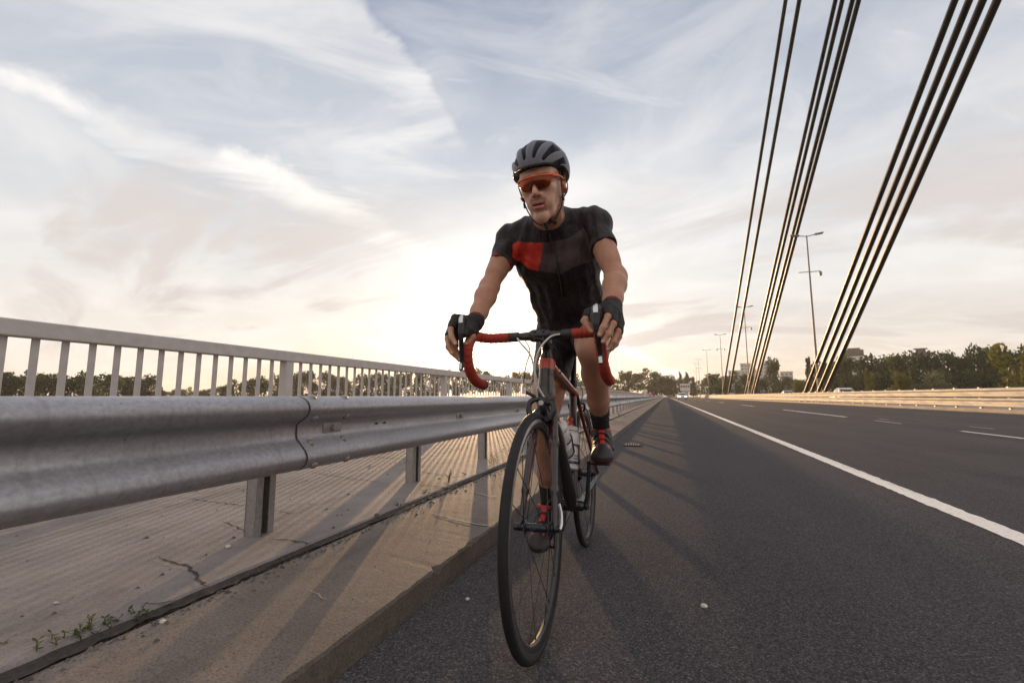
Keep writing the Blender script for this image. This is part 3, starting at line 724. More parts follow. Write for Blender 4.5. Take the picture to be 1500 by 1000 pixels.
row(1225, 1540, [(1225, 552), (1540, 548)], 165, 34, ['dark', 'mid'], 'lower dark tree filling the park edge under the large trees', 'lower park trees')
tree(1274, 547, 140, 19, 'yel', 'small yellowish conical tree in front of the dark park trees')
tree(1322, 551, 140, 40, 'yel', 'low yellow green bush beside the grey willow')
tree(1366, 544, 138, 62, 'grey', 'pale grey green willow bush in front of the dark park trees')
tree(1492, 512, 120, 66, 'yel', 'bright yellow green tree lit by the sun at the park edge')
tree(1172, 560, 200, 30, 'yel', 'yellowish bush behind the foot of the near cable bundle')

# ---------------------------------------------------------------- weeds in the walkway joint
def weed(px, py, z, h, n, seed, label, spread=0.03):
    p = on_z(px, py, z); r = random.Random(seed); st = MB(); lf = MB()
    for i in range(n):
        a = r.random() * 6.28; l = h * r.uniform(.5, 1.1); t = r.uniform(.2, 1.0); bx, by = r.uniform(-spread, spread) * 0.5, r.uniform(-spread, spread) * 1.6
        P = [(bx, by, -0.004), (bx + .3 * l * t * math.cos(a), by + .3 * l * t * math.sin(a), l * .6), (bx + .8 * l * t * math.cos(a), by + .8 * l * t * math.sin(a), l * .95)]
        st.tube(P, [.0012, .001, .0004], 5)
        for k in range(7):
            q = k / 7 + .1; c = Vector(P[0]).lerp(Vector(P[1]), q * 2) if q < .5 else Vector(P[1]).lerp(Vector(P[2]), q * 2 - 1)
            b = r.random() * 6.28; s_ = 0.006 * r.uniform(.7, 1.7); d = Vector((math.cos(b), math.sin(b), r.uniform(-.1, .7))) * s_ * 1.7; e = Vector((-math.sin(b), math.cos(b), 0)) * s_ * .5
            lf.add([c, c + d * .5 + e, c + d, c + d * .5 - e], [(0, 1, 2, 3)])
    w = empty('weed', tuple(p), label, 'weed', None)
    st.build('stem', MAT['weed'], w, world=False); lf.build('foliage', MAT['weed'], w, world=False)
weed(165, 925, KZ - 0.01, 0.038, 20, 1, 'low leafy weed sprouting from the walkway joint near the cracked slab', 0.05)
weed(105, 930, WZ, 0.02, 12, 2, 'flat sprig of weed creeping on the walkway beside the joint', 0.05)
weed(657, 706, WZ, 0.10, 7, 3, 'thin dry weed standing beside the second guardrail post', 0.012)
weed(588, 745, KZ - 0.01, 0.05, 9, 4, 'small weed in the joint before the second guardrail post', 0.03)
weed(722, 682, KZ - 0.01, 0.12, 16, 5, 'taller feathery weed in the joint by the third guardrail post', 0.06)
weed(624, 726, KZ - 0.01, 0.05, 8, 6, 'slim weed in the joint below the dry weed', 0.02)
weed(907, 610, KZ, 0.18, 16, 7, 'weed clump growing at the joint farther up the kerb', 0.08)
# ---------------------------------------------------------------- implicit surfaces (smooth unions turned into meshes by surface nets)
def smin(a, b, k):
    if k <= 0: return np.minimum(a, b)
    h = np.maximum(k - np.abs(a - b), 0) / k
    return np.minimum(a, b) - h * h * k * 0.25
class Field:
    def __init__(s, lo, hi, h):
        s.lo = np.array(lo, float); s.h = h; s.n = np.ceil((np.array(hi) - s.lo) / h).astype(int) + 1
        s.ax = [(s.lo[i] + h * np.arange(s.n[i])).astype(np.float32) for i in range(3)]
        s.F = np.full(tuple(s.n), 0.06, np.float32)
    def sub(s, lo, hi):
        a = np.clip(np.floor((np.array(lo) - s.lo) / s.h).astype(int), 0, s.n - 1); b = np.clip(np.ceil((np.array(hi) - s.lo) / s.h).astype(int) + 1, 1, s.n)
        sl = tuple(slice(a[i], max(b[i], a[i] + 1)) for i in range(3))
        return sl, s.ax[0][sl[0]][:, None, None], s.ax[1][sl[1]][None, :, None], s.ax[2][sl[2]][None, None, :]
    def grid(s): return s.ax[0][:, None, None], s.ax[1][None, :, None], s.ax[2][None, None, :]
    def put(s, d, sl, k, op):
        if op == 'u': s.F[sl] = smin(s.F[sl], d, k)
        elif op == 's': s.F[sl] = -smin(-s.F[sl], d, k)
        elif op == 'i': s.F[sl] = -smin(-s.F[sl], -d, k)
    def cone(s, a, b, ra, rb, k=0.02, op='u', axis=None, fac=1.0):
        a = np.array(a, float); b = np.array(b, float); R = max(ra, rb) * max(1, fac) + k + 0.03
        sl, X, Y, Z = s.sub(np.minimum(a, b) - R, np.maximum(a, b) + R)
        ab = b - a; L2 = float(ab @ ab) or 1e-9
        px, py, pz = X - a[0], Y - a[1], Z - a[2]
        t = np.clip((px * ab[0] + py * ab[1] + pz * ab[2]) / L2, 0, 1)
        qx, qy, qz = px - t * ab[0], py - t * ab[1], pz - t * ab[2]
        q2 = qx * qx + qy * qy + qz * qz
        if axis is not None:
            c = qx * axis[0] + qy * axis[1] + qz * axis[2]; q2 = q2 - c * c * (1 - 1 / fac ** 2)
        s.put(np.sqrt(np.maximum(q2, 0)) - (ra + (rb - ra) * t), sl, k, op); return s
    def ell(s, c, r, k=0.02, op='u', R=None):
        c = np.array(c, float); r = np.array(r, float); m = max(r) + k + 0.03
        sl, X, Y, Z = s.sub(c - m, c + m); px, py, pz = X - c[0], Y - c[1], Z - c[2]
        if R is not None:
            R = np.array(R); px, py, pz = [R[0, i] * px + R[1, i] * py + R[2, i] * pz for i in range(3)]
        d = np.sqrt((px / r[0]) ** 2 + (py / r[1]) ** 2 + (pz / r[2]) ** 2)
        g = np.sqrt((px / r[0] ** 2) ** 2 + (py / r[1] ** 2) ** 2 + (pz / r[2] ** 2) ** 2) + 1e-6
        s.put(d * (d - 1) / g, sl, k, op); return s
    def chain(s, pts, rs, k=0.015, op='u', **kw):
        for i in range(len(pts) - 1): s.cone(pts[i], pts[i + 1], rs[i], rs[i + 1], k, op, **kw)
        return s
    def plane(s, p, n, k=0.0, lo=None, hi=None):
        """keep the side where (x-p).n < 0"""
        sl, X, Y, Z = s.sub(lo if lo is not None else s.lo, hi if hi is not None else s.lo + s.n * s.h)
        n = np.array(n, float); n = n / np.linalg.norm(n)
        s.put((X - p[0]) * n[0] + (Y - p[1]) * n[1] + (Z - p[2]) * n[2], sl, k, 'i'); return s
    def noise(s, amp, wl, seed, stretch=(1, 1, 1), n=7):
        r = np.random.RandomState(seed); X, Y, Z = s.grid(); m = np.abs(s.F) < 0.03
        idx = np.nonzero(m); x, y, z = s.ax[0][idx[0]], s.ax[1][idx[1]], s.ax[2][idx[2]]; d = np.zeros(len(x), np.float32)
        for i in range(n):
            v = r.normal(size=3); v = v / np.linalg.norm(v) * np.array(stretch) * 2 * math.pi / (wl * r.uniform(.6, 1.6))
            d += np.sin(v[0] * x + v[1] * y + v[2] * z + r.uniform(0, 6.28) + 1.3 * np.sin(9 * (x + y * .7 - z * .5)))
        s.F[idx] += amp * d / math.sqrt(n); return s
    def net(s):
        F = s.F; h = s.h
        for a_ in range(3):                                          # close the surface at the edge of the grid
            for e_ in (0, -1):
                i_ = [slice(None)] * 3; i_[a_] = e_; F[tuple(i_)] = np.maximum(F[tuple(i_)], h * .5)
        I = F < 0; nx, ny, nz = F.shape
        c = np.zeros((nx - 1, ny - 1, nz - 1), np.int8)
        for i in (0, 1):
            for j in (0, 1):
                for k in (0, 1): c += I[i:nx - 1 + i, j:ny - 1 + j, k:nz - 1 + k]
        A = np.nonzero((c > 0) & (c < 8)); N = len(A[0])
        idm = np.full(c.shape, -1, np.int32); idm[A] = np.arange(N)
        acc = np.zeros((N, 3)); cnt = np.zeros(N)
        cor = [(i, j, k) for i in (0, 1) for j in (0, 1) for k in (0, 1)]
        val = {q: F[A[0] + q[0], A[1] + q[1], A[2] + q[2]] for q in cor}
        for q in cor:
            for d in range(3):
                if q[d]: continue
                q2 = list(q); q2[d] = 1; q2 = tuple(q2); a, b = val[q], val[q2]; m = (a < 0) != (b < 0)
                t = np.where(m, a / np.where(m, a - b, 1), 0)
                for e in range(3): acc[:, e] += np.where(m, q[e] + (t if e == d else 0), 0)
                cnt += m
        V = s.lo + h * (np.stack(A, 1) + acc / cnt[:, None])
        Q = []
        for d in range(3):
            sl0 = [slice(None)] * 3; sl1 = [slice(None)] * 3; sl0[d] = slice(0, -1); sl1[d] = slice(1, None)
            a, b = I[tuple(sl0)], I[tuple(sl1)]
            for flip, M in ((False, a & ~b), (True, ~a & b)):
                P = np.nonzero(M); P = [p.copy() for p in P]; u, v = [(1, 2), (2, 0), (0, 1)][d]
                ok = (P[u] > 0) & (P[v] > 0) & (P[u] < F.shape[u] - 1) & (P[v] < F.shape[v] - 1); P = [p[ok] for p in P]
                def cell(du, dv):
                    R_ = [p.copy() for p in P]; R_[u] -= du; R_[v] -= dv; return idm[R_[0], R_[1], R_[2]]
                q = np.stack([cell(1, 1), cell(0, 1), cell(0, 0), cell(1, 0)], 1)
                Q.append(q[:, ::-1] if flip else q)
        return V, np.concatenate(Q)
def bad_edges(Q):
    E = np.concatenate([Q[:, [i, (i + 1) % 4]] for i in range(4)]); E.sort(axis=1); k = E[:, 0].astype(np.int64) * (E.max() + 1) + E[:, 1]
    return int((np.unique(k, return_counts=True)[1] != 2).sum())
def closed_net(make, tries=6):
    """surface of a field, nudging its grid until every edge has exactly two faces"""
    best = None
    for i in range(tries):
        V, Q = make(i * .00037).net(); b = bad_edges(Q)
        if best is None or b < best[0]: best = (b, V, Q)
        if b == 0: break
    return best[1], best[2]
def np_mesh(name, V, Q, col=None, T=None):
    V = np.asarray(V, np.float32)
    W = V if T is None else (V @ np.array(T)[:3, :3].T + np.array(T)[:3, 3]).astype(np.float32)
    m = bpy.data.meshes.new(name); n = len(Q)
    m.vertices.add(len(W)); m.vertices.foreach_set('co', W.ravel())
    m.loops.add(n * 4); m.loops.foreach_set('vertex_index', np.asarray(Q, np.int32).ravel())
    m.polygons.add(n); m.polygons.foreach_set('loop_start', np.arange(0, n * 4, 4, dtype=np.int32))
    m.polygons.foreach_set('use_smooth', np.ones(n, bool)); m.update(); m.validate()
    if col is not None:
        at = m.color_attributes.new('Col', 'FLOAT_COLOR', 'POINT')
        at.data.foreach_set('color', np.concatenate([np.clip(col, 0, 1), np.ones((len(V), 1))], 1).astype(np.float32).ravel())
    return m
def relax(V, Q, it=1, f=0.5):
    for _ in range(it):
        S = np.zeros_like(V); c = np.zeros(len(V))
        for a in range(4):
            for b in (1, 3):
                np.add.at(S, Q[:, a], V[Q[:, (a + b) % 4]]); np.add.at(c, Q[:, a], 1)
        V = V + f * (S / np.maximum(c, 1)[:, None] - V)
    return V
def attr_mat(name, rough=0.5, spec=0.5, sss=0.0, bmp=0.0, bscale=300.0, var=0.08, vscale=60.0, coat=0.0, sheen=0.0, metal=0.0, crease=0.0, blotch=0.0):
    m, nt, p = new_mat(name)
    at = node(nt, 'ShaderNodeAttribute', attribute_name='Col'); v = coords(nt)
    f = cramp(nt, noise(nt, v, vscale, 5), [(0.3, 1 - var), (0.7, 1 + var)])
    nt.links.new(mixn(nt, 1.0, at.outputs['Color'], f, 'MULTIPLY'), p.inputs['Base Color'])
    if blotch:
        c_ = mixn(nt, 1.0, at.outputs['Color'], f, 'MULTIPLY'); k_ = cramp(nt, noise(nt, v, 11, 5, 0.6), [(0.38, 0.0), (0.68, blotch)])
        nt.links.new(mixn(nt, k_, c_, mixn(nt, 1.0, c_, (0.98, 0.70, 0.60), 'MULTIPLY')), p.inputs['Base Color'])
    p.inputs['Roughness'].default_value = rough; p.inputs['Specular IOR Level'].default_value = spec; p.inputs['Metallic'].default_value = metal
    p.inputs['Coat Weight'].default_value = coat; p.inputs['Sheen Weight'].default_value = sheen; p.inputs['Sheen Roughness'].default_value = 0.35
    if sss:
        p.inputs['Subsurface Weight'].default_value = sss; p.inputs['Subsurface Radius'].default_value = (1.0, 0.35, 0.2); p.inputs['Subsurface Scale'].default_value = 0.006
    nb_ = bump(nt, p, noise(nt, v, bscale, 4), bmp, 0.002) if bmp else None
    if crease: bump(nt, p, noise(nt, coords(nt, (1.6, .8, .75)), 17, 2, 0.5, 1.6), crease, 0.02, nb_)
    return m
def sm01(x, a, b):
    t = np.clip((x - a) / (b - a), 0, 1); return t * t * (3 - 2 * t)
def lerp_c(c, col, f): return c * (1 - f[:, None]) + np.array(col) * f[:, None]

# ---------------------------------------------------------------- road bicycle
MAT['frame'] = attr_mat('frame_paint', 0.32, 0.5, var=0.05, coat=0.35)
MAT['carbon'] = simple('satin_black_carbon', (0.012, 0.011, 0.011), 0.36, 0, 0.15, 20, 0, 0.5, 0.1)
MAT['rubber'] = simple('tyre_rubber', (0.015, 0.0135, 0.0135), 0.68, 0, 0.2, 50, 0.25, 0.35, bscale=260)
MAT['rim'] = simple('black_rim', (0.035, 0.033, 0.035), 0.38, 0.2, 0.15, 40)
MAT['brake_track'] = simple('machined_brake_track', (0.26, 0.245, 0.25), 0.34, 0.85, 0.15, 60)
MAT['spoke'] = simple('dark_spoke', (0.06, 0.055, 0.055), 0.35, 0.8, 0.1, 20)
MAT['hub'] = simple('black_anodised', (0.03, 0.032, 0.045), 0.25, 0.5, 0.1, 20)
MAT['lever'] = simple('black_lever_alloy', (0.035, 0.033, 0.034), 0.26, 0.6, 0.1, 20)
MAT['steel'] = simple('polished_steel', (0.55, 0.54, 0.55), 0.22, 0.95, 0.08, 40)
MAT['red_tape'] = simple('red_bar_tape', (0.38, 0.042, 0.024), 0.62, 0, 0.12, 120, 0.4, 0.35, bscale=420)
MAT['black_tape'] = simple('black_bar_wrap', (0.03, 0.026, 0.025), 0.6, 0, 0.12, 90, 0.2)
MAT['hood'] = simple('hood_rubber', (0.018, 0.016, 0.016), 0.5, 0, 0.12, 90, 0.15)
MAT['white_hose'] = simple('white_cable_housing', (0.68, 0.66, 0.64), 0.35, 0, 0.05, 20)
MAT['bottle'] = simple('milky_bottle_plastic', (0.66, 0.62, 0.62), 0.35, 0, 0.06, 30)
MAT['red_cap'] = simple('red_plastic', (0.5, 0.06, 0.04), 0.4, 0, 0.1, 30)
MAT['grey_print'] = simple('grey_bottle_print', (0.22, 0.21, 0.22), 0.4, 0, 0.05, 30)

BIKE_T = Matrix.Translation((-0.3764, 1.3831, 0)) @ Matrix.Rotation(0.0254, 4, 'Z') @ Matrix.Rotation(math.radians(-1.3575), 4, 'Y') @ Matrix.Scale(1.015, 4)
def bw(p): return np.array(BIKE_T @ Vector(p))
bike = empty('road_bicycle', (0, 0, 0), 'dark road bicycle with red bar tape ridden along the kerb towards the viewer', 'bicycle')
bike.matrix_world = BIKE_T
def bpart(mb, name, mat, parent=None): return mb.build(name, mat, parent or bike, world=False)
def bnp(name, fld, mat, parent=None, col=None, rx=1):
    V, Q = fld.net(); V = relax(V, Q, rx); me = np_mesh(name, V, Q, col(V) if col else None); me.materials.append(mat)
    o = bpy.data.objects.new(name, me); link(o, parent or bike); return o
WR = 0.34
SAX = Vector((0, .292, .956)); SAO = Vector((0, .043, .329))
# wheels (axis along x)
TOX = Matrix.Rotation(math.pi / 2, 4, 'Y')
def wheel(name, y, rear):
    w = empty(name); w.parent = bike; w.location = (0, y, WR)
    m = MB(); c = WR - 0.0128
    m.lathe([(c + 0.0128 * math.cos(a), 0.0128 * math.sin(a)) for a in np.linspace(0, 2 * math.pi, 17)[:-1]], 96, TOX, closed=True); m.build('tyre', MAT['rubber'], w, world=False)
    m = MB(); r0 = WR - 0.0215
    m.lathe([(r0 + .003, -.0085), (r0 + .003, .0085), (r0 - .010, .0115), (r0 - .024, .0075), (r0 - .028, 0.0), (r0 - .024, -.0075), (r0 - .010, -.0115)], 96, TOX, closed=True); m.build('rim', MAT['rim'], w, world=False)
    for s_ in (-1, 1):
        m = MB(); m.lathe([(r0 + .0025, s_ * .0094), (r0 - .0085, s_ * .0122)], 96, TOX); m.build('brake_track', MAT['brake_track'], w, world=False)
    hw = 0.037 if not rear else 0.034
    m = MB(); m.lathe([(0.006, -.052), (0.006, -.050), (0.011, -.049), (.011, -hw - .006), (.020, -hw - .003), (.020, -hw + .002), (.0125, -hw + .007), (.0125, hw - .007), (.020, hw - .002), (.020, hw + .003), (.011, hw + .006), (.011, .049), (.006, .050), (.006, .052)], 28, TOX)
    m.build('hub', MAT['hub'], w, world=False)
    sp = []
    n = 20 if not rear else 24
    for i in range(n):
        side = 1 if i % 2 else -1; a = 2 * math.pi * (i + .5) / n; b = a + (1.15 if (i // 2) % 2 else -1.15)
        P = Vector((side * hw, .0185 * math.cos(b), .0185 * math.sin(b))); Qp = Vector((side * .002, (r0 - .026) * math.cos(a), (r0 - .026) * math.sin(a)))
        m = MB(); m.tube([P, Qp], 0.0011, 6); m.tube([Qp + (P - Qp).normalized() * .012, Qp], .0022, 6); m.build('spoke', MAT['spoke'], w, world=False)
    a = -1.25 if not rear else -1.1
    m = MB(); e = Vector((0, math.cos(a), math.sin(a))); m.tube([e * (r0 - .02), e * (r0 - .05), e * (r0 - .052), e * (r0 - .062)], [.003, .003, .002, .002], 8); m.build('valve', MAT['steel'], w, world=False)
    m = MB(); m.tube([(-.062, 0, 0), (.064, 0, 0)], .0045, 10); m.tube([(-.070, 0, 0), (-.058, 0, 0)], .011, 14); m.tube([(.056, 0, 0), (.068, 0, 0)], .010, 14); m.build('axle', MAT['hub'], w, world=False)
    return w
fw = wheel('front_wheel', 0, False)
m = MB(); m.tube(catmull([(.067, 0, .0), (.070, .012, .012), (.066, .035, .038), (.058, .05, .06)], 4), [.006] * 5 + [.0055] * 4 + [.0045] * 4, 8, flat=.6); m.build('quick_release_lever', MAT['steel'], fw, world=False)
rw = wheel('rear_wheel', 0.995, True)
m = MB()
for i in range(9): m.lathe([(0.014, -.040 + .0042 * i), (.024 + .003 * (9 - i), -.040 + .0042 * i), (.024 + .003 * (9 - i), -.0382 + .0042 * i), (.014, -.0382 + .0042 * i)], 26, TOX)
for v in range(len(m.V)): m.V[v] = (-(abs(m.V[v][0]) + .0) if False else m.V[v][0], m.V[v][1], m.V[v][2])
m.V = [(-(0.012 - v[0]) - .0, v[1], v[2]) for v in m.V]; m.build('cassette', MAT['spoke'], rw, world=False)

# frame
HTb, HTt = np.array((0, .155, .705)), np.array((0, .201, .858)); BBp = np.array((0, .595, .275)); SC_ = np.array((0, .738, .757)); RA = np.array((0, .995, .34))
f = Field((-.085, .10, .225), (.085, 1.05, .90), 0.0032)
f.cone(HTb, HTt, .0275, .0235, .004)
f.cone((0, .165, .735), (0, .565, .312), .029, .030, .03, axis=(1, 0, 0), fac=.92)
f.cone((0, .215, .838), SC_ + (0, -.01, -.008), .0225, .0165, .025, axis=(1, 0, 0), fac=1.1)
f.cone(BBp, SC_ + (0, .008, .025), .021, .0165, .015)
f.cone(BBp + (-.036, 0, 0), BBp + (.036, 0, 0), .0225, .0225, .012)
for s_ in (-1, 1):
    f.chain([SC_ + (s_ * .012, .012, -.02), (s_ * .030, .85, .58), RA + (s_ * .066, -.02, .012)], [.0105, .0085, .007], .008)
    f.chain([BBp + (s_ * .026, .012, 0), (s_ * .034, .72, .285), RA + (s_ * .066, -.02, -.004)], [.015, .012, .008], .010)
    f.ell(RA + (s_ * .066, -.006, 0), (.004, .018, .018), .008)
f.plane((0, .2, .858), (0, .292, .956), lo=(-.085, .1, .8), hi=(.085, .30, .9))
def frame_col(V):
    c = np.tile(np.array((.020, .015, .0135)), (len(V), 1)); y, z = V[:, 1], V[:, 2]
    t = (V - HTb) @ np.array((0, .2875, .9578))
    top = sm01(t, .118, .121) * (y < .245); c = lerp_c(c, (.42, .055, .025), top)
    # under side stripe of the top tube
    tz = .838 + (y - .215) * ((.749 - .838) / (.728 - .215)); tt = (np.abs(z - tz) < .03) & (y > .235) & (y < .735) & (np.abs(V[:, 0]) > .010)
    c = lerp_c(c, (.22, .032, .018), tt.astype(float) * sm01(V[:, 0], -.2, -.1))
    st = (y > .775) & (z > .36) & (z < .74); c = lerp_c(c, (.12, .018, .013), st.astype(float))
    rg = (t > .004) & (t < .008) & (y < .22); return lerp_c(c, (.5, .05, .03), rg.astype(float))
frame = bnp('frame', f, MAT['frame'], col=frame_col)
m = MB(); m.tube([HTt, HTt + np.array((0, .292, .956)) * .004, HTt + np.array((0, .292, .956)) * .02], [.0235, .0235, .019], 24); bpart(m, 'headset_spacer', MAT['carbon'])
m = MB(); m.tube([SC_ + (0, .006, .02), SC_ + (0, .012, .04)], [.0205, .0205], 20); bpart(m, 'seat_clamp', MAT['hub'])
m = MB(); m.tube([SC_, SC_ + np.array((0, .284, .959)) * .205], .0148, 20); bpart(m, 'seatpost', MAT['carbon'])
sd = MB(); V = []; ns = 14
for i in range(ns):
    t = i / (ns - 1); y = .665 + .275 * t; hw = .019 + .052 * sm01(np.array([t]), .35, .9)[0] - (.02 * max(0, t - .93) / .07); z = .978 + .010 * math.cos(3.0 * t)
    for a in np.linspace(0, math.pi * 2, 13)[:-1]: V.append((hw * math.cos(a), y, z - .018 + (.018 if math.sin(a) > 0 else .02) * math.sin(a)))
Fc = [(i * 12 + j, i * 12 + (j + 1) % 12, (i + 1) * 12 + (j + 1) % 12, (i + 1) * 12 + j) for i in range(ns - 1) for j in range(12)] + [tuple(range(11, -1, -1)), tuple((ns - 1) * 12 + j for j in range(12))]
sd.sm = True; sd.add(V, Fc); bpart(sd, 'saddle', MAT['hood'])
for s_ in (-1, 1):
    m = MB(); m.tube(catmull([(s_ * .010, .69, .962), (s_ * .022, .75, .945), (s_ * .022, .85, .945), (s_ * .03, .91, .965)], 4), .0035, 8)
    bpart(m, 'saddle_rail', MAT['spoke'])
# fork
f = Field((-.075, -.035, .31), (.075, .20, .735), 0.0026)
f.cone(HTb + (0, -.004, -.004), HTb + (0, .002, .01), .026, .026, .004)
for s_ in (-1, 1):
    f.chain([HTb + (0, -.004, -.012), (s_ * .030, .138, .66), (s_ * .037, .105, .58), (s_ * .046, .045, .44), (s_ * .0535, .002, .345)], [.020, .0165, .0145, .0105, .0075], .012)
    f.ell((s_ * .054, 0, .34), (.0045, .012, .014), .006)
f.cone((0, 0, .34), (0, .02, .355), .0, .0, 0)
f.ell((0, .0, .34), (.034, .36, .352), .006, 's', None) if False else None
def fork_col(V):
    c = np.tile(np.array((.014, .0115, .011)), (len(V), 1)); inn = (np.abs(V[:, 0]) < .040) & (V[:, 2] < .64) & (V[:, 2] > .36)
    return lerp_c(c, (.16, .024, .016), inn.astype(float) * .3)
fork = bnp('fork', f, MAT['frame'], col=fork_col)
# front brake caliper
br = empty('front_brake'); br.parent = bike
m = MB()
m.tube(catmull([(-.030, .085, .655), (-.040, .088, .685), (-.034, .092, .712), (-.005, .10, .722), (.020, .105, .712), (.030, .10, .70)], 5), [.0065] * 26, 10, flat=1.5); m.build('caliper_arm', MAT['carbon'], br, world=False)
m = MB(); m.tube(catmull([(.030, .085, .655), (.042, .088, .685), (.036, .094, .708), (.012, .10, .708)], 5), [.0065] * 16, 10, flat=1.5); m.tube(catmull([(.012, .100, .71), (-.02, .098, .728), (-.046, .09, .742), (-.050, .088, .748)], 4), .0055, 10); m.build('caliper_arm', MAT['carbon'], br, world=False)
m = MB(); m.tube([(.006, .075, .708), (.006, .135, .71)], .006, 10); m.tube([(.006, .07, .708), (.006, .085, .708)], .0085, 10); m.build('pivot_bolt', MAT['steel'], br, world=False)
m = MB(); m.tube([(-.052, .080, .738), (-.052, .080, .760)], .0055, 8); m.build('barrel_adjuster', MAT['steel'], br, world=False)
for s_ in (-1, 1):
    m = MB(); m.box((s_ * .021, .086, .655), (.010, .050, .012), bev=.003); m.build('brake_pad', MAT['hood'], br, world=False)
# stem and handlebar
STc = np.array((0, .112, .932)); SAxis = np.array((0, .292, .956))
f = Field((-.06, .07, .85), (.06, .26, .98), 0.0025)
top = HTt + SAxis * .045
f.cone(HTt + SAxis * .018, HTt + SAxis * .068, .0175, .0175, .004); f.cone(HTt + SAxis * .046, STc + (0, .012, 0), .0165, .016, .008)
f.cone(STc + (-.021, 0, 0), STc + (.021, 0, 0), .0215, .0215, .008)
stem = bnp('stem', f, MAT['carbon'])
for sx in (-1, 1):
    for sz in (-1, 1): m = MB(); m.tube([STc + (sx * .015, -.016, sz * .013), STc + (sx * .015, -.0255, sz * .013)], .0042, 8); m.build('faceplate_bolt', MAT['spoke'], stem, world=False)
bar = empty('handlebar'); bar.parent = bike
m = MB(); m.tube([STc + (-.16, 0, 0), STc + (-.07, 0, 0), STc + (-.03, 0, 0), STc + (.03, 0, 0), STc + (.07, 0, 0), STc + (.16, 0, 0)], [.0125, .013, .0158, .0158, .013, .0125], 18); m.build('bar', MAT['carbon'], bar, world=False)
def barpath(s_): return catmull([(s_ * .075, .112, .932), (s_ * .13, .112, .932), (s_ * .175, .108, .932), (s_ * .200, .085, .934), (s_ * .207, .045, .934), (s_ * .209, .010, .920), (s_ * .211, -.012, .890), (s_ * .213, -.012, .855), (s_ * .215, .010, .818), (s_ * .217, .05, .792), (s_ * .219, .10, .779), (s_ * .220, .145, .775)], 14)
for s_ in (-1, 1):
    P = barpath(s_); L_ = [0]
    for i in range(1, len(P)): L_.append(L_[-1] + (P[i] - P[i - 1]).length)
    # resample for the tape wraps
    n = int(L_[-1] / .0028); Q = []; rr = []
    for i in range(n + 1):
        d = L_[-1] * i / n; k = min(range(len(L_) - 1), key=lambda j: abs(L_[j] - d) if L_[j] <= d else 9); t = (d - L_[k]) / max(1e-9, L_[k + 1] - L_[k]); Q.append(P[k].lerp(P[k + 1], t))
        ph = (d / .0175) % 1.0; rr.append(.0162 + .0020 * ph - (.0014 if ph > .93 else 0))
    k0 = int(.035 / L_[-1] * n)
    m = MB(); m.tube(Q[k0:], rr[k0:], 18); m.build('bar_tape', MAT['red_tape'], bar, world=False)
    m = MB(); m.tube(Q[:k0 + 2], .0166, 18); m.build('tape_finish', MAT['black_tape'], bar, world=False)
    m = MB(); e = (Q[-1] - Q[-4]).normalized(); m.tube([Q[-1] - e * .002, Q[-1] + e * .006, Q[-1] + e * .009], [.0182, .0178, .010], 18); m.build('bar_plug', MAT['hood'], bar, world=False)
    # hood and brake lever
    lv = empty('brake_lever'); lv.parent = bike
    f = Field((s_ * .209 - .04, -.09, .86), (s_ * .209 + .04, .07, 1.02), 0.0022); x = s_ * .209
    f.chain([(x, .040, .944), (x, .0, .944), (x, -.035, .950), (x, -.052, .978)], [.0165, .0165, .0165, .0140], .018)
    f.cone((x, -.03, .952), (x, -.048, .930), .016, .013, .012)
    bnp('hood', f, MAT['hood'], lv)
    m = MB(); m.tube(catmull([(x, -.055, .985), (x, -.067, .972), (x, -.070, .945), (x + s_ * .001, -.070, .915), (x + s_ * .003, -.064, .885), (x + s_ * .005, -.057, .855), (x + s_ * .006, -.054, .835), (x + s_ * .007, -.060, .815)], 5),
                     [.007] * 4 + [.0105] * 10 + [.0085] * 10 + [.0072] * 12, 12, flat=[.5] * 36, up=(0, 1, 0)); m.build('lever_blade', MAT['lever'], lv, world=False)
    m = MB(); m.tube([(x, -.058, .990), (x, -.069, .983), (x, -.074, .974), (x, -.0745, .962)], [.004, .0068, .0072, .0065], 12, flat=.4, up=(0, 1, 0)); m.build('lever_cap', MAT['steel'], lv, world=False)
    m = MB(); m.tube([(x + s_ * .006, -.0655, .836), (x + s_ * .007, -.0663, .818)], [.0052, .0052], 10, flat=.35, up=(0, 1, 0)); m.build('lever_tip', MAT['steel'], lv, world=False)
# cable housings
def hose(name, pts, r, mat):
    m = MB(); m.tube(catmull(pts, 8), r, 8); bpart(m, name, mat)
hose('brake_cable', [(-.075, .095, .925), (-.055, .06, .905), (-.02, .055, .86), (-.008, .06, .80), (-.005, .085, .76), (.02, .12, .70), (.05, .17, .62), (.05, .25, .55)], .0032, MAT['white_hose'])
hose('brake_cable', [(.070, .095, .930), (.045, .062, .918), (.012, .05, .88), (-.006, .055, .83), (-.012, .07, .77), (-.012, .10, .72)], .0032, MAT['white_hose'])
hose('gear_cable', [(-.06, .09, .925), (-.02, .06, .922), (.04, .07, .90), (.062, .12, .86), (.055, .18, .815), (.028, .225, .80)], .0022, MAT['carbon'])
hose('gear_cable', [(-.05, .095, .92), (-.03, .085, .88), (-.042, .075, .83), (-.052, .08, .78), (-.052, .080, .75)], .0018, MAT['spoke'])
hose('rear_brake_cable', [(.012, .71, .775), (.03, .76, .775), (.034, .80, .74), (.02, .815, .70)], .0022, MAT['carbon'])
# rear brake
m = MB(); m.tube(catmull([(-.03, .83, .655), (-.036, .82, .69), (0, .80, .70), (.036, .82, .69), (.03, .83, .655)], 5), .006, 8); bpart(m, 'rear_brake', MAT['carbon'])
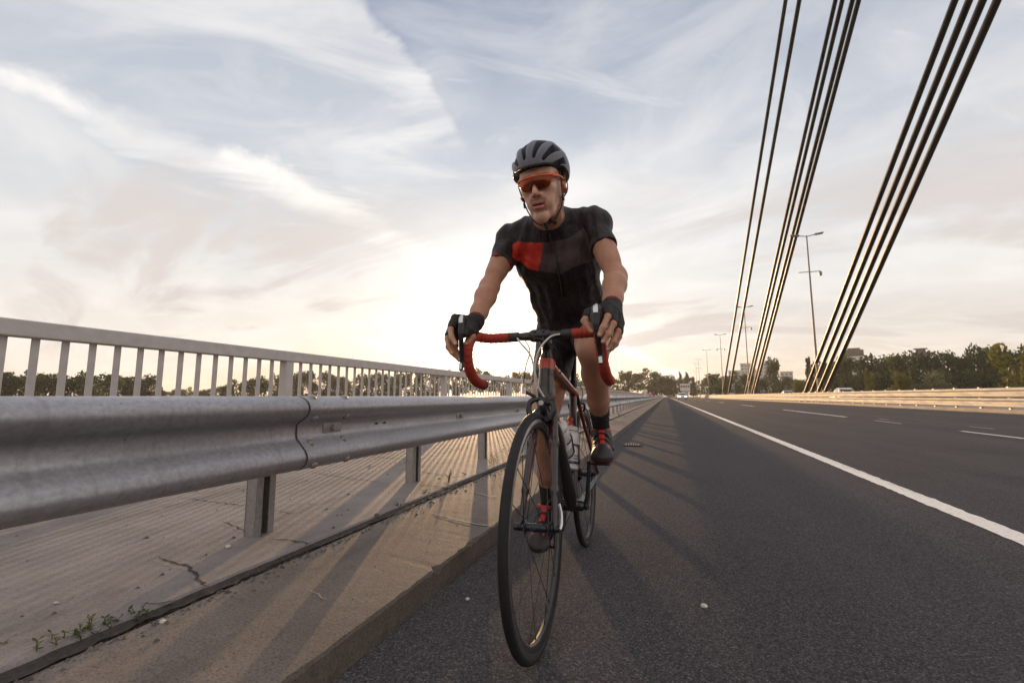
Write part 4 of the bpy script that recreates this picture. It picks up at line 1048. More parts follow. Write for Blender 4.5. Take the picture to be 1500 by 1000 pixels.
# cranks, chainring, pedals, chain, derailleur
cs = empty('crankset'); cs.parent = bike
ca = math.radians(-2.0)
def crank(s_, ang):
    e = Vector((0, math.sin(ang), math.cos(ang))); B = Vector(BBp); m = MB()
    m.tube([B + Vector((s_ * .058, 0, 0)), B + Vector((s_ * .066, 0, 0)) + e * .04, B + Vector((s_ * .073, 0, 0)) + e * .11, B + Vector((s_ * .077, 0, 0)) + e * .172], [.0165, .0145, .013, .0125], 12, flat=.62, up=(1, 0, 0))
    m.sphere(B + Vector((s_ * .077, 0, 0)) + e * .172, (.009, .0135, .0135)); m.sphere(B + Vector((s_ * .060, 0, 0)), (.010, .019, .019)); m.build('crank_arm', MAT['hub'], cs, world=False)
    p = B + Vector((s_ * .135, 0, 0)) + e * .172; a = B + Vector((s_ * .077, 0, 0)) + e * .172
    pd = MB(); pd.tube([a, p + Vector((s_ * .03, 0, 0))], .006, 10); pd.box(p + Vector((0, 0, .004)), (.062, .085, .013), bev=.005); pd.box(p + Vector((0, -.03, .010)), (.05, .022, .012), bev=.004); pd.build('pedal', MAT['carbon'], cs, world=False)
    return p
pL = crank(1, 0.03); pR = crank(-1, math.pi + 0.03)
m = MB(); Tc = Matrix.Translation(Vector(BBp) + Vector((-.043, 0, 0))) @ TOX
V = []
m.lathe([(.068, -.0018), (.104, -.0018), (.104, .0018), (.068, .0018)], 52, Tc, closed=True)
for k in range(5):
    a = k * 2 * math.pi / 5; m.bar(Vector(BBp) + Vector((-.045, 0, 0)), Vector(BBp) + Vector((-.045, .072 * math.cos(a), .072 * math.sin(a))), .018, .006, up=(1, 0, 0))
m.build('chainring', MAT['carbon'], cs, world=False)
m = MB()
m.tube([(-.044, .60, .382), (-.042, .99, .372)], .0042, 6, flat=1.4); m.tube([(-.044, .60, .170), (-.040, .985, .245)], .0042, 6, flat=1.4); bpart(m, 'chain', MAT['spoke'])
m = MB(); m.tube([(-.072, .995, .325), (-.060, 1.00, .285), (-.042, .99, .235), (-.042, .975, .185)], [.010, .011, .007, .008], 10)
for z in (.245, .185): m.lathe([(0, -.003), (.017, -.003), (.017, .003), (0, .003)], 16, Matrix.Translation((-.042, .985, z)) @ TOX)
bpart(m, 'rear_derailleur', MAT['hub'])
# bottle cages
DT = np.array((0, .40, -.423)); DT /= np.linalg.norm(DT); DN = np.array((0, .7265, .687)); ST = np.array((0, .284, .959)); SN = np.array((0, -.959, .284))
def cage(base, ax, nrm):
    m = MB(); sd_ = np.array((1, 0, 0)); c0 = base + nrm * .064
    for h_ in (.03, .105):
        m.tube([c0 + ax * h_ + (sd_ * math.cos(a) + nrm * math.sin(a)) * .040 for a in np.linspace(-2.6, 2.6, 20) + math.pi / 2], .003, 6)
    for s_ in (-1, 1): m.tube([base + nrm * .026 + sd_ * s_ * .008, base + nrm * .026 + sd_ * s_ * .012 + ax * .13], .003, 6); m.tube([c0 + sd_ * s_ * .040 + ax * .03, c0 + sd_ * s_ * .0395 + nrm * .01 + ax * .105], .003, 6)
    m.tube([c0 - nrm * .036, c0 + nrm * .038], .003, 6)
    bpart(m, 'bottle_cage', MAT['carbon']); return c0
cA = cage(np.array((0, .165, .735)) + DT * .40, -DT, DN); cB = cage(BBp + ST * .13, ST, SN)
def bottle(c0, ax, nrm, label):
    o = empty('water_bottle', tuple(BIKE_T @ Vector(c0 + ax * .004)), label, 'water bottle', 'bottles in the bicycle cages')
    Mx = BIKE_T.to_3x3() @ Matrix((Vector(np.cross(nrm, ax)), Vector(nrm), Vector(ax))).transposed(); o.rotation_euler = Mx.to_euler(); o.scale = (1.0,) * 3
    m = MB(); m.lathe([(0, 0), (.030, 0), (.0355, .004), (.0365, .012), (.0365, .085), (.034, .092), (.0325, .10), (.034, .108), (.0365, .114), (.0365, .150), (.034, .157), (.032, .160), (0, .160)], 32); m.build('body', MAT['bottle'], o, world=False)
    m = MB(); m.lathe([(.0335, .1585), (.0345, .160), (.0345, .176), (.031, .182), (.018, .188), (.0125, .190), (0, .190)], 32); m.build('lid', MAT['bottle'], o, world=False)
    m = MB(); m.lathe([(.012, .1885), (.012, .198), (.009, .201), (.009, .210), (.0125, .213), (.0125, .221), (.010, .224), (0, .224)], 20); m.build('spout', MAT['red_cap'], o, world=False)
    for k in range(3):
        m = MB(); m.lathe([(.0368, .03 + .012 * k), (.0368, .036 + .012 * k)], 32); m.build('printed_band', MAT['grey_print'], o, world=False)
    m = MB(); m.lathe([(.0349, .1615), (.0349, .166)], 32); m.build('lid_ring', MAT['grey_print'], o, world=False)
    return o
bottle(cA, -DT, DN, 'milky water bottle with red spout leaning in the down tube cage')
bottle(cB, ST, SN, 'milky water bottle with red spout upright in the seat tube cage')
# ---------------------------------------------------------------- the rider
MAT['skin'] = attr_mat('skin', 0.48, 0.45, sss=0.25, bmp=0.18, bscale=420, var=0.09, vscale=35, blotch=0.6, sheen=0.12)
MAT['jersey'] = attr_mat('jersey_fabric', 0.62, 0.3, bmp=0.3, bscale=160, var=0.12, vscale=40, sheen=0.12, crease=0.5)
MAT['shorts'] = attr_mat('shorts_lycra', 0.55, 0.3, bmp=0.12, bscale=500, var=0.10, vscale=60, sheen=0.1, crease=0.25)
MAT['sock'] = simple('black_sock', (0.018, 0.015, 0.015), 0.85, 0, 0.15, 200, 0.4)
MAT['glove'] = attr_mat('glove_fabric', 0.7, 0.3, bmp=0.3, bscale=500, var=0.12, vscale=90)
MAT['shoe'] = attr_mat('cycling_shoe', 0.5, 0.4, bmp=0.05, var=0.06)
MAT['helmet'] = simple('helmet_shell', (0.080, 0.083, 0.105), 0.40, 0, 0.08, 40, 0.04, 0.5, 0.12)
MAT['liner'] = simple('helmet_liner', (0.012, 0.011, 0.012), 0.85)
MAT['strap'] = simple('black_webbing', (0.016, 0.014, 0.015), 0.7, 0, 0.15, 300, 0.4)
MAT['zip'] = simple('dark_zip', (0.045, 0.036, 0.036), 0.45, 0, 0.4, 700, 0.6)
MAT['hair'] = simple('dark_hair', (0.020, 0.013, 0.010), 0.6, 0, 0.3, 160, 0.8)
MAT['orange'] = simple('orange_frame_plastic', (0.85, 0.12, 0.03), 0.3, 0, 0.05, 40, 0, 0.5, 0.3)
def mat_lens():
    m, nt, p = new_mat('orange_mirror_lens')
    p.inputs['Base Color'].default_value = (0.4, 0.08, 0.02, 1); p.inputs['Metallic'].default_value = 0.55; p.inputs['Roughness'].default_value = 0.08
    v = coords(nt); nt.links.new(cramp(nt, noise(nt, v, 14, 2), [(0.3, (0.05, 0.009, 0.004)), (0.7, (0.30, 0.055, 0.012))]), p.inputs['Base Color'])
    tr = node(nt, 'ShaderNodeBsdfTransparent', {'Color': (0.60, 0.20, 0.07, 1)})
    mx = node(nt, 'ShaderNodeMixShader', {0: 0.88, 1: tr.outputs[0], 2: p.outputs[0]})
    nt.links.new(mx.outputs[0], nt.nodes['Material Output'].inputs[0]); return m
MAT['lens'] = mat_lens()

person = empty('person', (-0.40, 2.10, 0.10), 'cyclist in black jersey, helmet and orange glasses riding the road bicycle', 'person')
def pobj(name, me, mat, parent=None):
    me.materials.append(mat); o = bpy.data.objects.new(name, me); link(o, parent or person)
    if parent is None: o.location = -person.location
    return o
J = {}
def PJ(n, px, py, y): J[n] = on_y(px, py, y)
PJ('shL', 871, 329, 1.74); PJ('elL', 902, 405, 1.62); PJ('wrL', 896, 452, 1.455)
PJ('shR', 749, 352, 1.74); PJ('elR', 717, 420, 1.60); PJ('wrR', 695, 474, 1.455)
PJ('knL', 868, 513, 1.76); PJ('knR', 797, 610, 1.90)
J['hiL'] = np.array((-.315, 2.13, 1.03)); J['hiR'] = np.array((-.485, 2.13, 1.03))
J['anL'] = bw((.122, .715, .585)); J['anR'] = bw((-.124, .712, .240))
HAND = {'L': dict(index=[(892, 449, 1.395), (890, 464, 1.335), (883, 480, 1.306), (878.5, 490, 1.300)], middle=[(899, 455, 1.40), (898, 475, 1.340), (890, 490, 1.315), (884, 500, 1.308)],
                  ring=[(905, 463, 1.41), (905, 486, 1.36), (898, 501, 1.335), (891, 511, 1.33)], pinky=[(908, 473, 1.42), (907, 493, 1.385), (902, 504, 1.37), (896, 511, 1.36)],
                  thumb=[(884, 456, 1.435), (863, 458, 1.40), (856, 470, 1.372), (867, 485, 1.35)]),
        'R': dict(index=[(667, 466, 1.39), (660, 483, 1.335), (662, 495, 1.306), (667, 503, 1.298)], middle=[(663, 475, 1.39), (656, 496, 1.34), (657, 508, 1.318), (662, 517, 1.31)],
                  ring=[(662, 485, 1.40), (660, 507, 1.365), (666, 519, 1.348), (673, 527, 1.342)], pinky=[(666, 493, 1.41), (667, 510, 1.385), (671, 518, 1.375), (678, 523, 1.368)],
                  thumb=[(686, 474, 1.435), (694, 481, 1.40), (692, 494, 1.370), (684, 503, 1.352)])}
HAND = {k: {f_: [on_y(*q) for q in v] for f_, v in d.items()} for k, d in HAND.items()}
def nrm(v): v = np.array(v, float); return v / np.linalg.norm(v)
def arm(f, s_, off=0.0, lower=True, upper=True, k=.02):
    a, b, c = J['sh' + s_], J['el' + s_], J['wr' + s_]
    if upper:
        f.cone(a, b, .048 + off, .034 + off, k); pp_ = np.array((0, -1, .3)); f.cone(a + (b - a) * .3 + pp_ * .006, a + (b - a) * .72 + pp_ * .006, .037 + off, .034 + off, k); f.cone(a + (b - a) * .25 - pp_ * .012, a + (b - a) * .65 - pp_ * .010, .036 + off, .031 + off, k); f.ell(a + (0, 0, .0), np.array((.052, .052, .052)) + off, k)
    if lower:
        f.ell(b + nrm(b - (a + c) / 2) * .006, np.array((.033, .033, .035)) + off, k)
        q = b + (c - b) * .28; f.chain([b, q, b + (c - b) * .7, c], [.034 + off, .0385 + off, .0305 + off, .0255 + off], k); sd_ = np.cross(nrm(c - b), (0, 0, 1.0)); f.cone(b + sd_ * .014 * (1 if s_ == 'L' else -1), b + (c - b) * .45 + sd_ * .012 * (1 if s_ == 'L' else -1), .026 + off, .022 + off, .015)
def fingers(f, s_, off=0.0, cut=None, k=.006):
    H = HAND[s_]; w = J['wr' + s_]
    R_ = dict(index=.0095, middle=.0098, ring=.0092, pinky=.0082, thumb=.0108)
    for n, P in H.items():
        r = R_[n]
        if n != 'thumb': f.cone(w + (P[0] - w) * .1, P[0], .0225 + off, .0125 + off, .012)
        else: f.cone(w + (P[0] - w) * .3, P[0], .022 + off, .019 + off, .012); f.cone(P[0], P[1], .019 + off, .0135 + off, .012)
        i0 = 0 if n != 'thumb' else 1
        if cut is None: f.chain(P[i0:], [r * 1.15, r, r * .93, r * .8][i0:], k)
        elif n != 'thumb': f.chain([P[0], P[0] + (P[1] - P[0]) * .80], [r * 1.15 + off, r * 1.08 + off], k)
        else: f.chain([P[1], P[1] + (P[2] - P[1]) * .45], [r * 1.1 + off, r * 1.05 + off], k)
def torso(f, off=0.0, k=.05, girdle=True):
    P, W, C_, U = np.array((-.400, 2.115, 1.06)), np.array((-.408, 1.985, 1.185)), np.array((-.413, 1.84, 1.305)), np.array((-.413, 1.755, 1.375)); X = (1, 0, 0)
    f.ell(P, np.array((.160, .125, .115)) + off, k)
    f.cone(P, W, .100 + off, .093 + off, k, axis=X, fac=1.45); f.cone(W, C_, .093 + off, .108 + off, k, axis=X, fac=1.42); f.cone(C_, U, .108 + off, .088 + off, k, axis=X, fac=1.42)
    # chest
    for s_ in (-1, 1): f.ell(C_ + (s_ * .07, -.075, .0), np.array((.075, .050, .07)) + off, .05)
    if girdle:
        for s_ in 'LR':
            f.cone(U + (0, -.01, .01), J['sh' + s_] + (0, .01, .0), .068 + off, .051 + off, .05); f.cone(np.array((-.405, 1.70, 1.425)), J['sh' + s_] + (0, .02, .015), .048 + off, .040 + off, .04)
NK0, NK1 = np.array((-.407, 1.705, 1.400)), np.array((-.397, 1.575, 1.445))
def leg(f, s_, off=0.0, k=.03, thigh=True, shank=True):
    h, kn, an = J['hi' + s_], J['kn' + s_], J['an' + s_]
    if thigh: f.cone(h + (0, .0, -.005), kn, .098 + off, .056 + off, k); f.cone(h + (kn - h) * .35, h + (kn - h) * .85, .076 + off, .060 + off, k)
    if shank:
        f.ell(kn + nrm(kn - (h + an) / 2) * .010, np.array((.050, .050, .054)) + off, .03)
        ax = an - kn; back = np.array((0, 1, 0)) - ax * (ax[1] / (ax @ ax)); back = nrm(back)
        f.chain([kn, kn + ax * .30 + back * .012, kn + ax * .62 + back * .006, an], [.052 + off, .0545 + off, .043 + off, .0335 + off], .025)
        f.ell(kn + ax * .30 + back * .030, np.array((.042, .038, .075)) + off, .03); f.cone(kn + ax * .05 - back * .02, kn + ax * .6 - back * .006, .036 + off, .03 + off, .02)
# --- skin of trunk and limbs
SK = (0.40, 0.205, 0.125)
f = Field((-.80, 1.27, .10), (-.02, 2.28, 1.50), 0.0042)
torso(f); f.cone(NK0, NK1, .060, .056, .03)
for s_ in 'LR': arm(f, s_); leg(f, s_)
Vb, Qb = f.net(); print('trunk open edges', bad_edges(Qb)); Vb = relax(Vb, Qb, 1)
def in_hand(V, s_): return np.linalg.norm(V - J['wr' + s_], axis=1)
parts = [(Vb, Qb)]
for s_ in 'LR':
    pts_ = np.concatenate([np.array(p) for p in HAND[s_].values()] + [J['wr' + s_][None]])
    def make_hand(sh):
        g = Field(pts_.min(0) - .035 - sh, pts_.max(0) + .035, 0.0017); g.cone(J['wr' + s_] + nrm(J['el' + s_] - J['wr' + s_]) * .012, J['wr' + s_], .0270, .0265, .01)
        fingers(g, s_); return g
    v, q = closed_net(make_hand); parts.append((relax(v, q, 1), q))
    # fingernails are part of the hand's colour
# --- head (local: +x his right, +y face, +z up)
def head_field(sh=0.0):
    f = Field((-.105 - sh, -.23 - sh, -.20 - sh), (.105, .155, .165), 0.0016)
    f.ell((0, -.020, .048), (.0745, .097, .086), .02)
    f.ell((0, .030, -.010), (.0575, .066, .088), .035)
    f.ell((0, .042, .052), (.058, .048, .048), .03)                 # forehead
    for s_ in (-1, 1):
        f.chain([(s_ * .057, -.012, -.010), (s_ * .049, -.002, -.054), (s_ * .028, .046, -.093), (0, .074, -.107)], [.015, .0140, .0120, .0135], .026)   # jaw
        f.ell((s_ * .045, .058, -.008), (.020, .022, .017), .022)   # cheekbone
        f.ell((s_ * .028, .066, -.050), (.018, .015, .024), .03)    # cheek by mouth
        f.cone((s_ * .052, .066, .036), (s_ * .012, .0865, .034), .0100, .0105, .014)   # brow
    f.ell((0, .081, -.103), (.019, .014, .017), .022)               # chin
    for s_ in (-1, 1): f.ell((s_ * .031, .100, .014), (.0195, .018, .0135), .014, 's')   # sockets
    f.chain([(0, .0865, .030), (0, .0970, .008), (0, .1125, -.0215)], [.0080, .0088, .0108], .012)
    for s_ in (-1, 1):
        f.ell((s_ * .0142, .0945, -.0265), (.0082, .0110, .0082), .008); f.ell((s_ * .0085, .1005, -.0345), (.0034, .005, .0022), .003, 's')
        f.ell((s_ * .031, .0785, .014), (.0135, .0135, .0135), .001)          # eyeball
        f.cone((s_ * .042, .0805, .0205), (s_ * .020, .0865, .0205), .0045, .0045, .005)   # lids
    f.ell((0, .077, -.054), (.030, .018, .028), .02)                # muzzle
    f.chain([(-.029, .0785, -.0605), (-.011, .0935, -.0530), (0, .0950, -.0550), (.011, .0935, -.0530), (.029, .0785, -.0605)], [.0024, .0044, .0042, .0044, .0024], .006)
    f.chain([(-.028, .0785, -.0635), (-.011, .0925, -.0725), (.011, .0925, -.0725), (.028, .0785, -.0635)], [.0024, .0056, .0056, .0024], .006)
    f.chain([(-.021, .090, -.0618), (0, .0990, -.0625), (.021, .090, -.0618)], [.0012, .0032, .0012], .002, 's')    # parted lips
    f.ell((0, .091, -.084), (.016, .007, .005), .010, 's')
    f.ell((0, .099, -.042), (.0032, .004, .008), .006, 's')         # philtrum
    for s_ in (-1, 1):                                              # ears
        Re = np.array(Matrix.Rotation(s_ * -.60, 3, 'Z'))
        f.ell((s_ * .083, -.016, -.002), (.0065, .0210, .034), .010, R=Re); f.ell((s_ * .0885, -.010, .001), (.0060, .0125, .021), .006, 's', R=Re); f.ell((s_ * .080, -.002, -.004), (.004, .004, .007), .005)
    nk = np.array(HT_.inverted() @ Vector(NK0)); a_ = np.array((0, -.022, -.035))
    f.cone(a_, a_ + (nk - a_) * .98, .054, .057, .03)                # neck, running back into the collar
    for s_ in (-1, 1): f.cone((s_ * .055, -.03, -.05), nk + (s_ * .022, .035, -.042), .013, .011, .02)
    f.ell(a_ + (nk - a_) * .35 + (0, .030, -.040), (.010, .012, .012), .02)   # throat
    return f
def head_col(V):
    c = np.tile(np.array((.66, .40, .285)), (len(V), 1)); x, y, z = V.T; ax = np.abs(x)
    red = np.exp(-((ax - .04) ** 2 / .018 ** 2 + (z + .015) ** 2 / .02 ** 2)) * (y > .03); c = lerp_c(c, (.60, .28, .19), .5 * red)
    c = lerp_c(c, (.58, .28, .20), np.exp(-(ax ** 2 / .012 ** 2 + (z + .018) ** 2 / .012 ** 2)) * (y > .095) * .6)
    beard = sm01(y, .0, .035) * sm01(-z, .038, .058) * sm01(z, -.128, -.112) * (1 - .55 * np.exp(-((ax - .045) / .014) ** 2) * (z > -.07))
    mous = np.exp(-((z + .0445) / .0075) ** 2) * sm01(-ax, -.036, -.027) * (y > .06)
    chin_ = np.exp(-((z + .092) / .014) ** 2) * sm01(-ax, -.026, -.012) * (y > .06)
    side = np.exp(-((y - .012) / .014) ** 2) * (z > -.05) * (z < .03) * (ax > .05) * .8
    grain = .75 + .25 * np.sin(x * 2900) * np.sin(y * 3100 + 1) * np.sin(z * 2700 + 2)
    c = lerp_c(c, (.10, .052, .034), np.clip(.22 * beard + .78 * mous + .26 * chin_ + .3 * side, 0, .85) * grain)
    zl = np.where(z > -.0625, (z + .0555) / .0062, (z + .0705) / .0068)
    lip = np.clip(1.25 - (zl ** 2 * .9), 0, 1) * sm01(-ax, -.0300, -.024) * (y > .072) * (z > -.079) * (z < -.048)
    c = lerp_c(c, (.42, .14, .11), np.clip(lip * 1.2, 0, 1) * .9)
    mouth = np.exp(-((z + .0622) / .0022) ** 2) * sm01(-ax, -.026, -.019) * (y > .076); c = lerp_c(c, (.05, .012, .010), np.clip(mouth * 1.3, 0, 1))
    br = np.exp(-((z - (.0375 - .10 * np.maximum(ax - .035, 0))) / .0042) ** 2) * sm01(ax, .008, .014) * sm01(-ax, -.056, -.048) * (y > .05); c = lerp_c(c, (.035, .022, .016), br)
    eye = ((ax - .031) ** 2 + (z - .013) ** 2 < .0115 ** 2) & (y > .086); c = lerp_c(c, (.30, .22, .19), eye.astype(float))
    pup = ((ax - .030) ** 2 + (z - .013) ** 2 < .0055 ** 2) & (y > .086); c = lerp_c(c, (.015, .01, .008), pup.astype(float))
    nos = ((ax - .0085) ** 2 / .0038 ** 2 + (z + .0340) ** 2 / .0024 ** 2 < 1) & (y > .094); c = lerp_c(c, (.07, .03, .022), nos.astype(float))
    ear = (ax > .073) & (y < .01) & (y > -.04) & (z > -.04) & (z < .04); c = lerp_c(c, (.55, .13, .08), ear * .6)
    mole = ((x + .023) ** 2 + (z + .083) ** 2 < .0026 ** 2) & (y > .04); return lerp_c(c, (.06, .03, .022), mole.astype(float))
HS = 0.97
HO = np.array((-.399, 1.535, 1.492)); HYAW, HPITCH, HROLL = math.radians(-2), math.radians(-21.5), math.radians(3)
HT_ = Matrix.Translation(HO) @ Matrix.Rotation(math.pi + HYAW, 4, 'Z') @ Matrix.Rotation(HPITCH, 4, 'X') @ Matrix.Rotation(HROLL, 4, 'Y') @ Matrix.Scale(HS, 4)
Vh, Qh = closed_net(head_field, 4); Vh = relax(Vh, Qh, 1, .4); hc = head_col(Vh)
T4 = np.array(HT_); Vhw = Vh @ T4[:3, :3].T + T4[:3, 3]
parts.append((Vhw, Qh))
AV = np.concatenate([p[0] for p in parts]); off = np.cumsum([0] + [len(p[0]) for p in parts]); AQ = np.concatenate([p[1] + o for p, o in zip(parts, off)])
cb = np.tile(np.array(SK), (len(AV), 1)); cb[off[3]:] = hc
for s_ in 'LR':                                                     # nails, slightly darker limbs
    for n, P in HAND[s_].items():
        d = nrm(P[-1] - P[-2]); q = P[-1] + d * .002 + nrm(np.array((0.1, -1, .15))) * .0075
        cb[off[1]:off[3]] = lerp_c(cb[off[1]:off[3]], (.62, .40, .32), (np.linalg.norm(AV[off[1]:off[3]] - q, axis=1) < .0048).astype(float))
hairy = np.random.RandomState(4).rand(len(cb)) * (np.arange(len(cb)) < off[1]); cb = lerp_c(cb, (.36, .20, .14), hairy * .16)
def join_body():
    """fuse trunk, hands and head into one closed skin"""
    tmp = []
    for i, (v, q) in enumerate(parts):
        me = np_mesh('part', v, q, cb[off[i]:off[i + 1]]); me.materials.append(MAT['skin']); o = bpy.data.objects.new('part', me); COL.objects.link(o); tmp.append(o)
    for o in tmp[1:]:
        md = tmp[0].modifiers.new('union', 'BOOLEAN'); md.operation = 'UNION'; md.object = o; md.solver = 'MANIFOLD'
    bpy.context.view_layer.update()
    ev = tmp[0].evaluated_get(bpy.context.evaluated_depsgraph_get()); me = bpy.data.meshes.new_from_object(ev); n = len(me.polygons)
    for o in tmp: bpy.data.objects.remove(o)
    return me if n > 0.6 * len(AQ) else None
me = None
try: me = join_body()
except Exception as e: print('join failed', e)
print('BODY JOIN', [bad_edges(q) for v, q in parts], None if me is None else (len(me.polygons), [a.name for a in me.color_attributes]), len(AQ))
if me is not None:
    me.materials.clear(); me.polygons.foreach_set('use_smooth', np.ones(len(me.polygons), bool)); me.name = 'body'
body = pobj('body', me if me is not None else np_mesh('body', AV, AQ, cb), MAT['skin'])

# --- jersey
SPN = nrm(np.array((0, .130, -.125)))
f = Field((-.72, 1.52, 1.02), (-.08, 2.24, 1.50), 0.0031)
torso(f, .009)
for s_, t in (('L', .48), ('R', .54)):
    g = Field((-.72, 1.52, 1.02), (-.08, 2.24, 1.50), 0.0031); arm(g, s_, .0068, lower=False)
    a, b = J['sh' + s_], J['el' + s_]; g.plane(a + (b - a) * t, b - a, .004); f.F = smin(f.F, g.F, .03)
f.noise(.0034, .10, 3, (1.5, .5, 1.5), n=5); f.noise(.0007, .04, 8, (1.5, .8, .7))
# folds that fan from the arm pits and gather at the waist
def folds(V, seed=1): return V
f.cone(NK0 + (0, .03, -.012), NK0 + (NK1 - NK0) * .22, .074, .0675, .02)         # collar
f.plane((-.40, 2.075, 1.095), SPN)
f.cone(NK0 + (0, .02, -.002), NK1 + (0, -.10, .035), .0595, .0600, .002, 's')
Vj, Qj = f.net(); Vj = relax(Vj, Qj, 1)
def inpoly(x, z, poly):
    r = np.zeros(len(x), bool); n = len(poly)
    for i in range(n):
        (x1, z1), (x2, z2) = poly[i], poly[(i + 1) % n]; m = ((z1 > z) != (z2 > z)) & (x < (x2 - x1) * (z - z1) / (z2 - z1 + 1e-12) + x1); r ^= m
    return r
def panel(pix, y):
    return [(q[0], q[2]) for q in (on_y(px, py, y) for px, py in pix)]
def jersey_col(V):
    c = np.tile(np.array((.021, .0150, .0145)), (len(V), 1)); fr = V[:, 1] < 1.86
    yy = 1.70
    # the printed chest panels, laid out flat across the front of the garment
    red = inpoly(V[:, 0], V[:, 2], panel([(744, 382), (746, 366), (761, 357), (800, 361), (787, 395), (772, 392), (760, 381)], yy)) & fr
    a0, b0 = J['shR'], J['elR']; ta = (V - a0) @ (b0 - a0) / ((b0 - a0) @ (b0 - a0)); red &= ~((ta > .10) & (V[:, 0] < a0[0] + .030))
    gry = inpoly(V[:, 0], V[:, 2], panel([(800, 361), (832, 354), (856, 337), (863, 348), (866, 376), (820, 398), (787, 395)], yy)) & fr
    for pl_ in ([(771, 311), (774, 311), (755, 376), (752, 376)], [(836, 300), (839, 300), (868, 352), (865, 352)]):   # raglan seams
        c = lerp_c(c, (.006, .0045, .0045), (inpoly(V[:, 0], V[:, 2], panel(pl_, yy)) & fr).astype(float))
    c = lerp_c(c, (.50, .034, .016), red.astype(float)); c = lerp_c(c, (.078, .058, .056), gry.astype(float))
    for s_, t in (('L', .48), ('R', .54)):                            # elastic sleeve hems
        a, b = J['sh' + s_], J['el' + s_]; tt_ = (V - a) @ (b - a) / ((b - a) @ (b - a)); dd = np.linalg.norm(V - a - tt_[:, None] * (b - a), axis=1) < .062
        c = lerp_c(c, (.034, .026, .026), (dd & (tt_ > t - .09) & (tt_ < t - .02)).astype(float) * .8); c = lerp_c(c, (.006, .0045, .0045), (dd & (np.abs(tt_ - t + .095) < .008)).astype(float))
        if s_ == 'R': c = lerp_c(c, (.30, .03, .02), (dd & (tt_ > t - .012)).astype(float))
    return c
jersey = pobj('jersey', np_mesh('jersey', Vj, Qj, jersey_col(Vj)), MAT['jersey'])
# zip: follows the front of the jersey
zi = []
for px, py in [(805, 343), (807, 352), (810, 362), (813, 374), (816, 386), (818, 398), (821, 415), (823, 432)]:
    d = ray(px, py); best = None
    W_ = Vj - CAM; tt = W_ @ d / (d @ d); per = np.linalg.norm(W_ - tt[:, None] * d, axis=1); ok = per < .006
    if ok.any(): zi.append(CAM + d * (tt[ok].min() - .0006))
m = MB(); m.tube(catmull(zi, 4), .0030, 6); o = m.build('zip', MAT['zip'], jersey, world=False)

# --- shorts
f = Field((-.64, 1.72, .62), (-.15, 2.27, 1.22), 0.0036)
torso(f, .004, girdle=False)
for s_ in 'LR': leg(f, s_, .0045, shank=False)
f.noise(.0012, .05, 5)
for s_, t in (('L', .60), ('R', .66)):
    a, b = J['hi' + s_], J['kn' + s_]; p = a + (b - a) * t; X0 = -.40
    lo = (X0 if s_ == 'L' else -.64, 1.72, .62); hi = (-.15 if s_ == 'L' else X0, 2.02 if s_ == 'L' else 2.27, 1.02 if s_ == 'L' else .90); f.plane(p, b - a, 0, lo=lo, hi=hi)
f.plane((-.40, 2.02, 1.14), -SPN)
Vs, Qs = f.net(); Vs = relax(Vs, Qs, 1)
def shorts_col(V):
    c = np.tile(np.array((.010, .0082, .0082)), (len(V), 1)); a, b = J['hiR'], J['knR']; t = (V - a) @ (b - a) / ((b - a) @ (b - a))
    g = (V[:, 0] < -.40) & (t > .38) & (t < .56) & (V[:, 0] < a[0] + (b[0] - a[0]) * t - .012); c = lerp_c(c, (.10, .075, .065), g.astype(float))
    a, b = J['hiL'], J['knL']; t = (V - a) @ (b - a) / ((b - a) @ (b - a)); g = (V[:, 0] > -.40) & (t > .36) & (t < .52) & (V[:, 0] > a[0] + (b[0] - a[0]) * t + .012)
    return lerp_c(c, (.10, .075, .065), g.astype(float))
pobj('shorts', np_mesh('shorts', Vs, Qs, shorts_col(Vs)), MAT['shorts'])

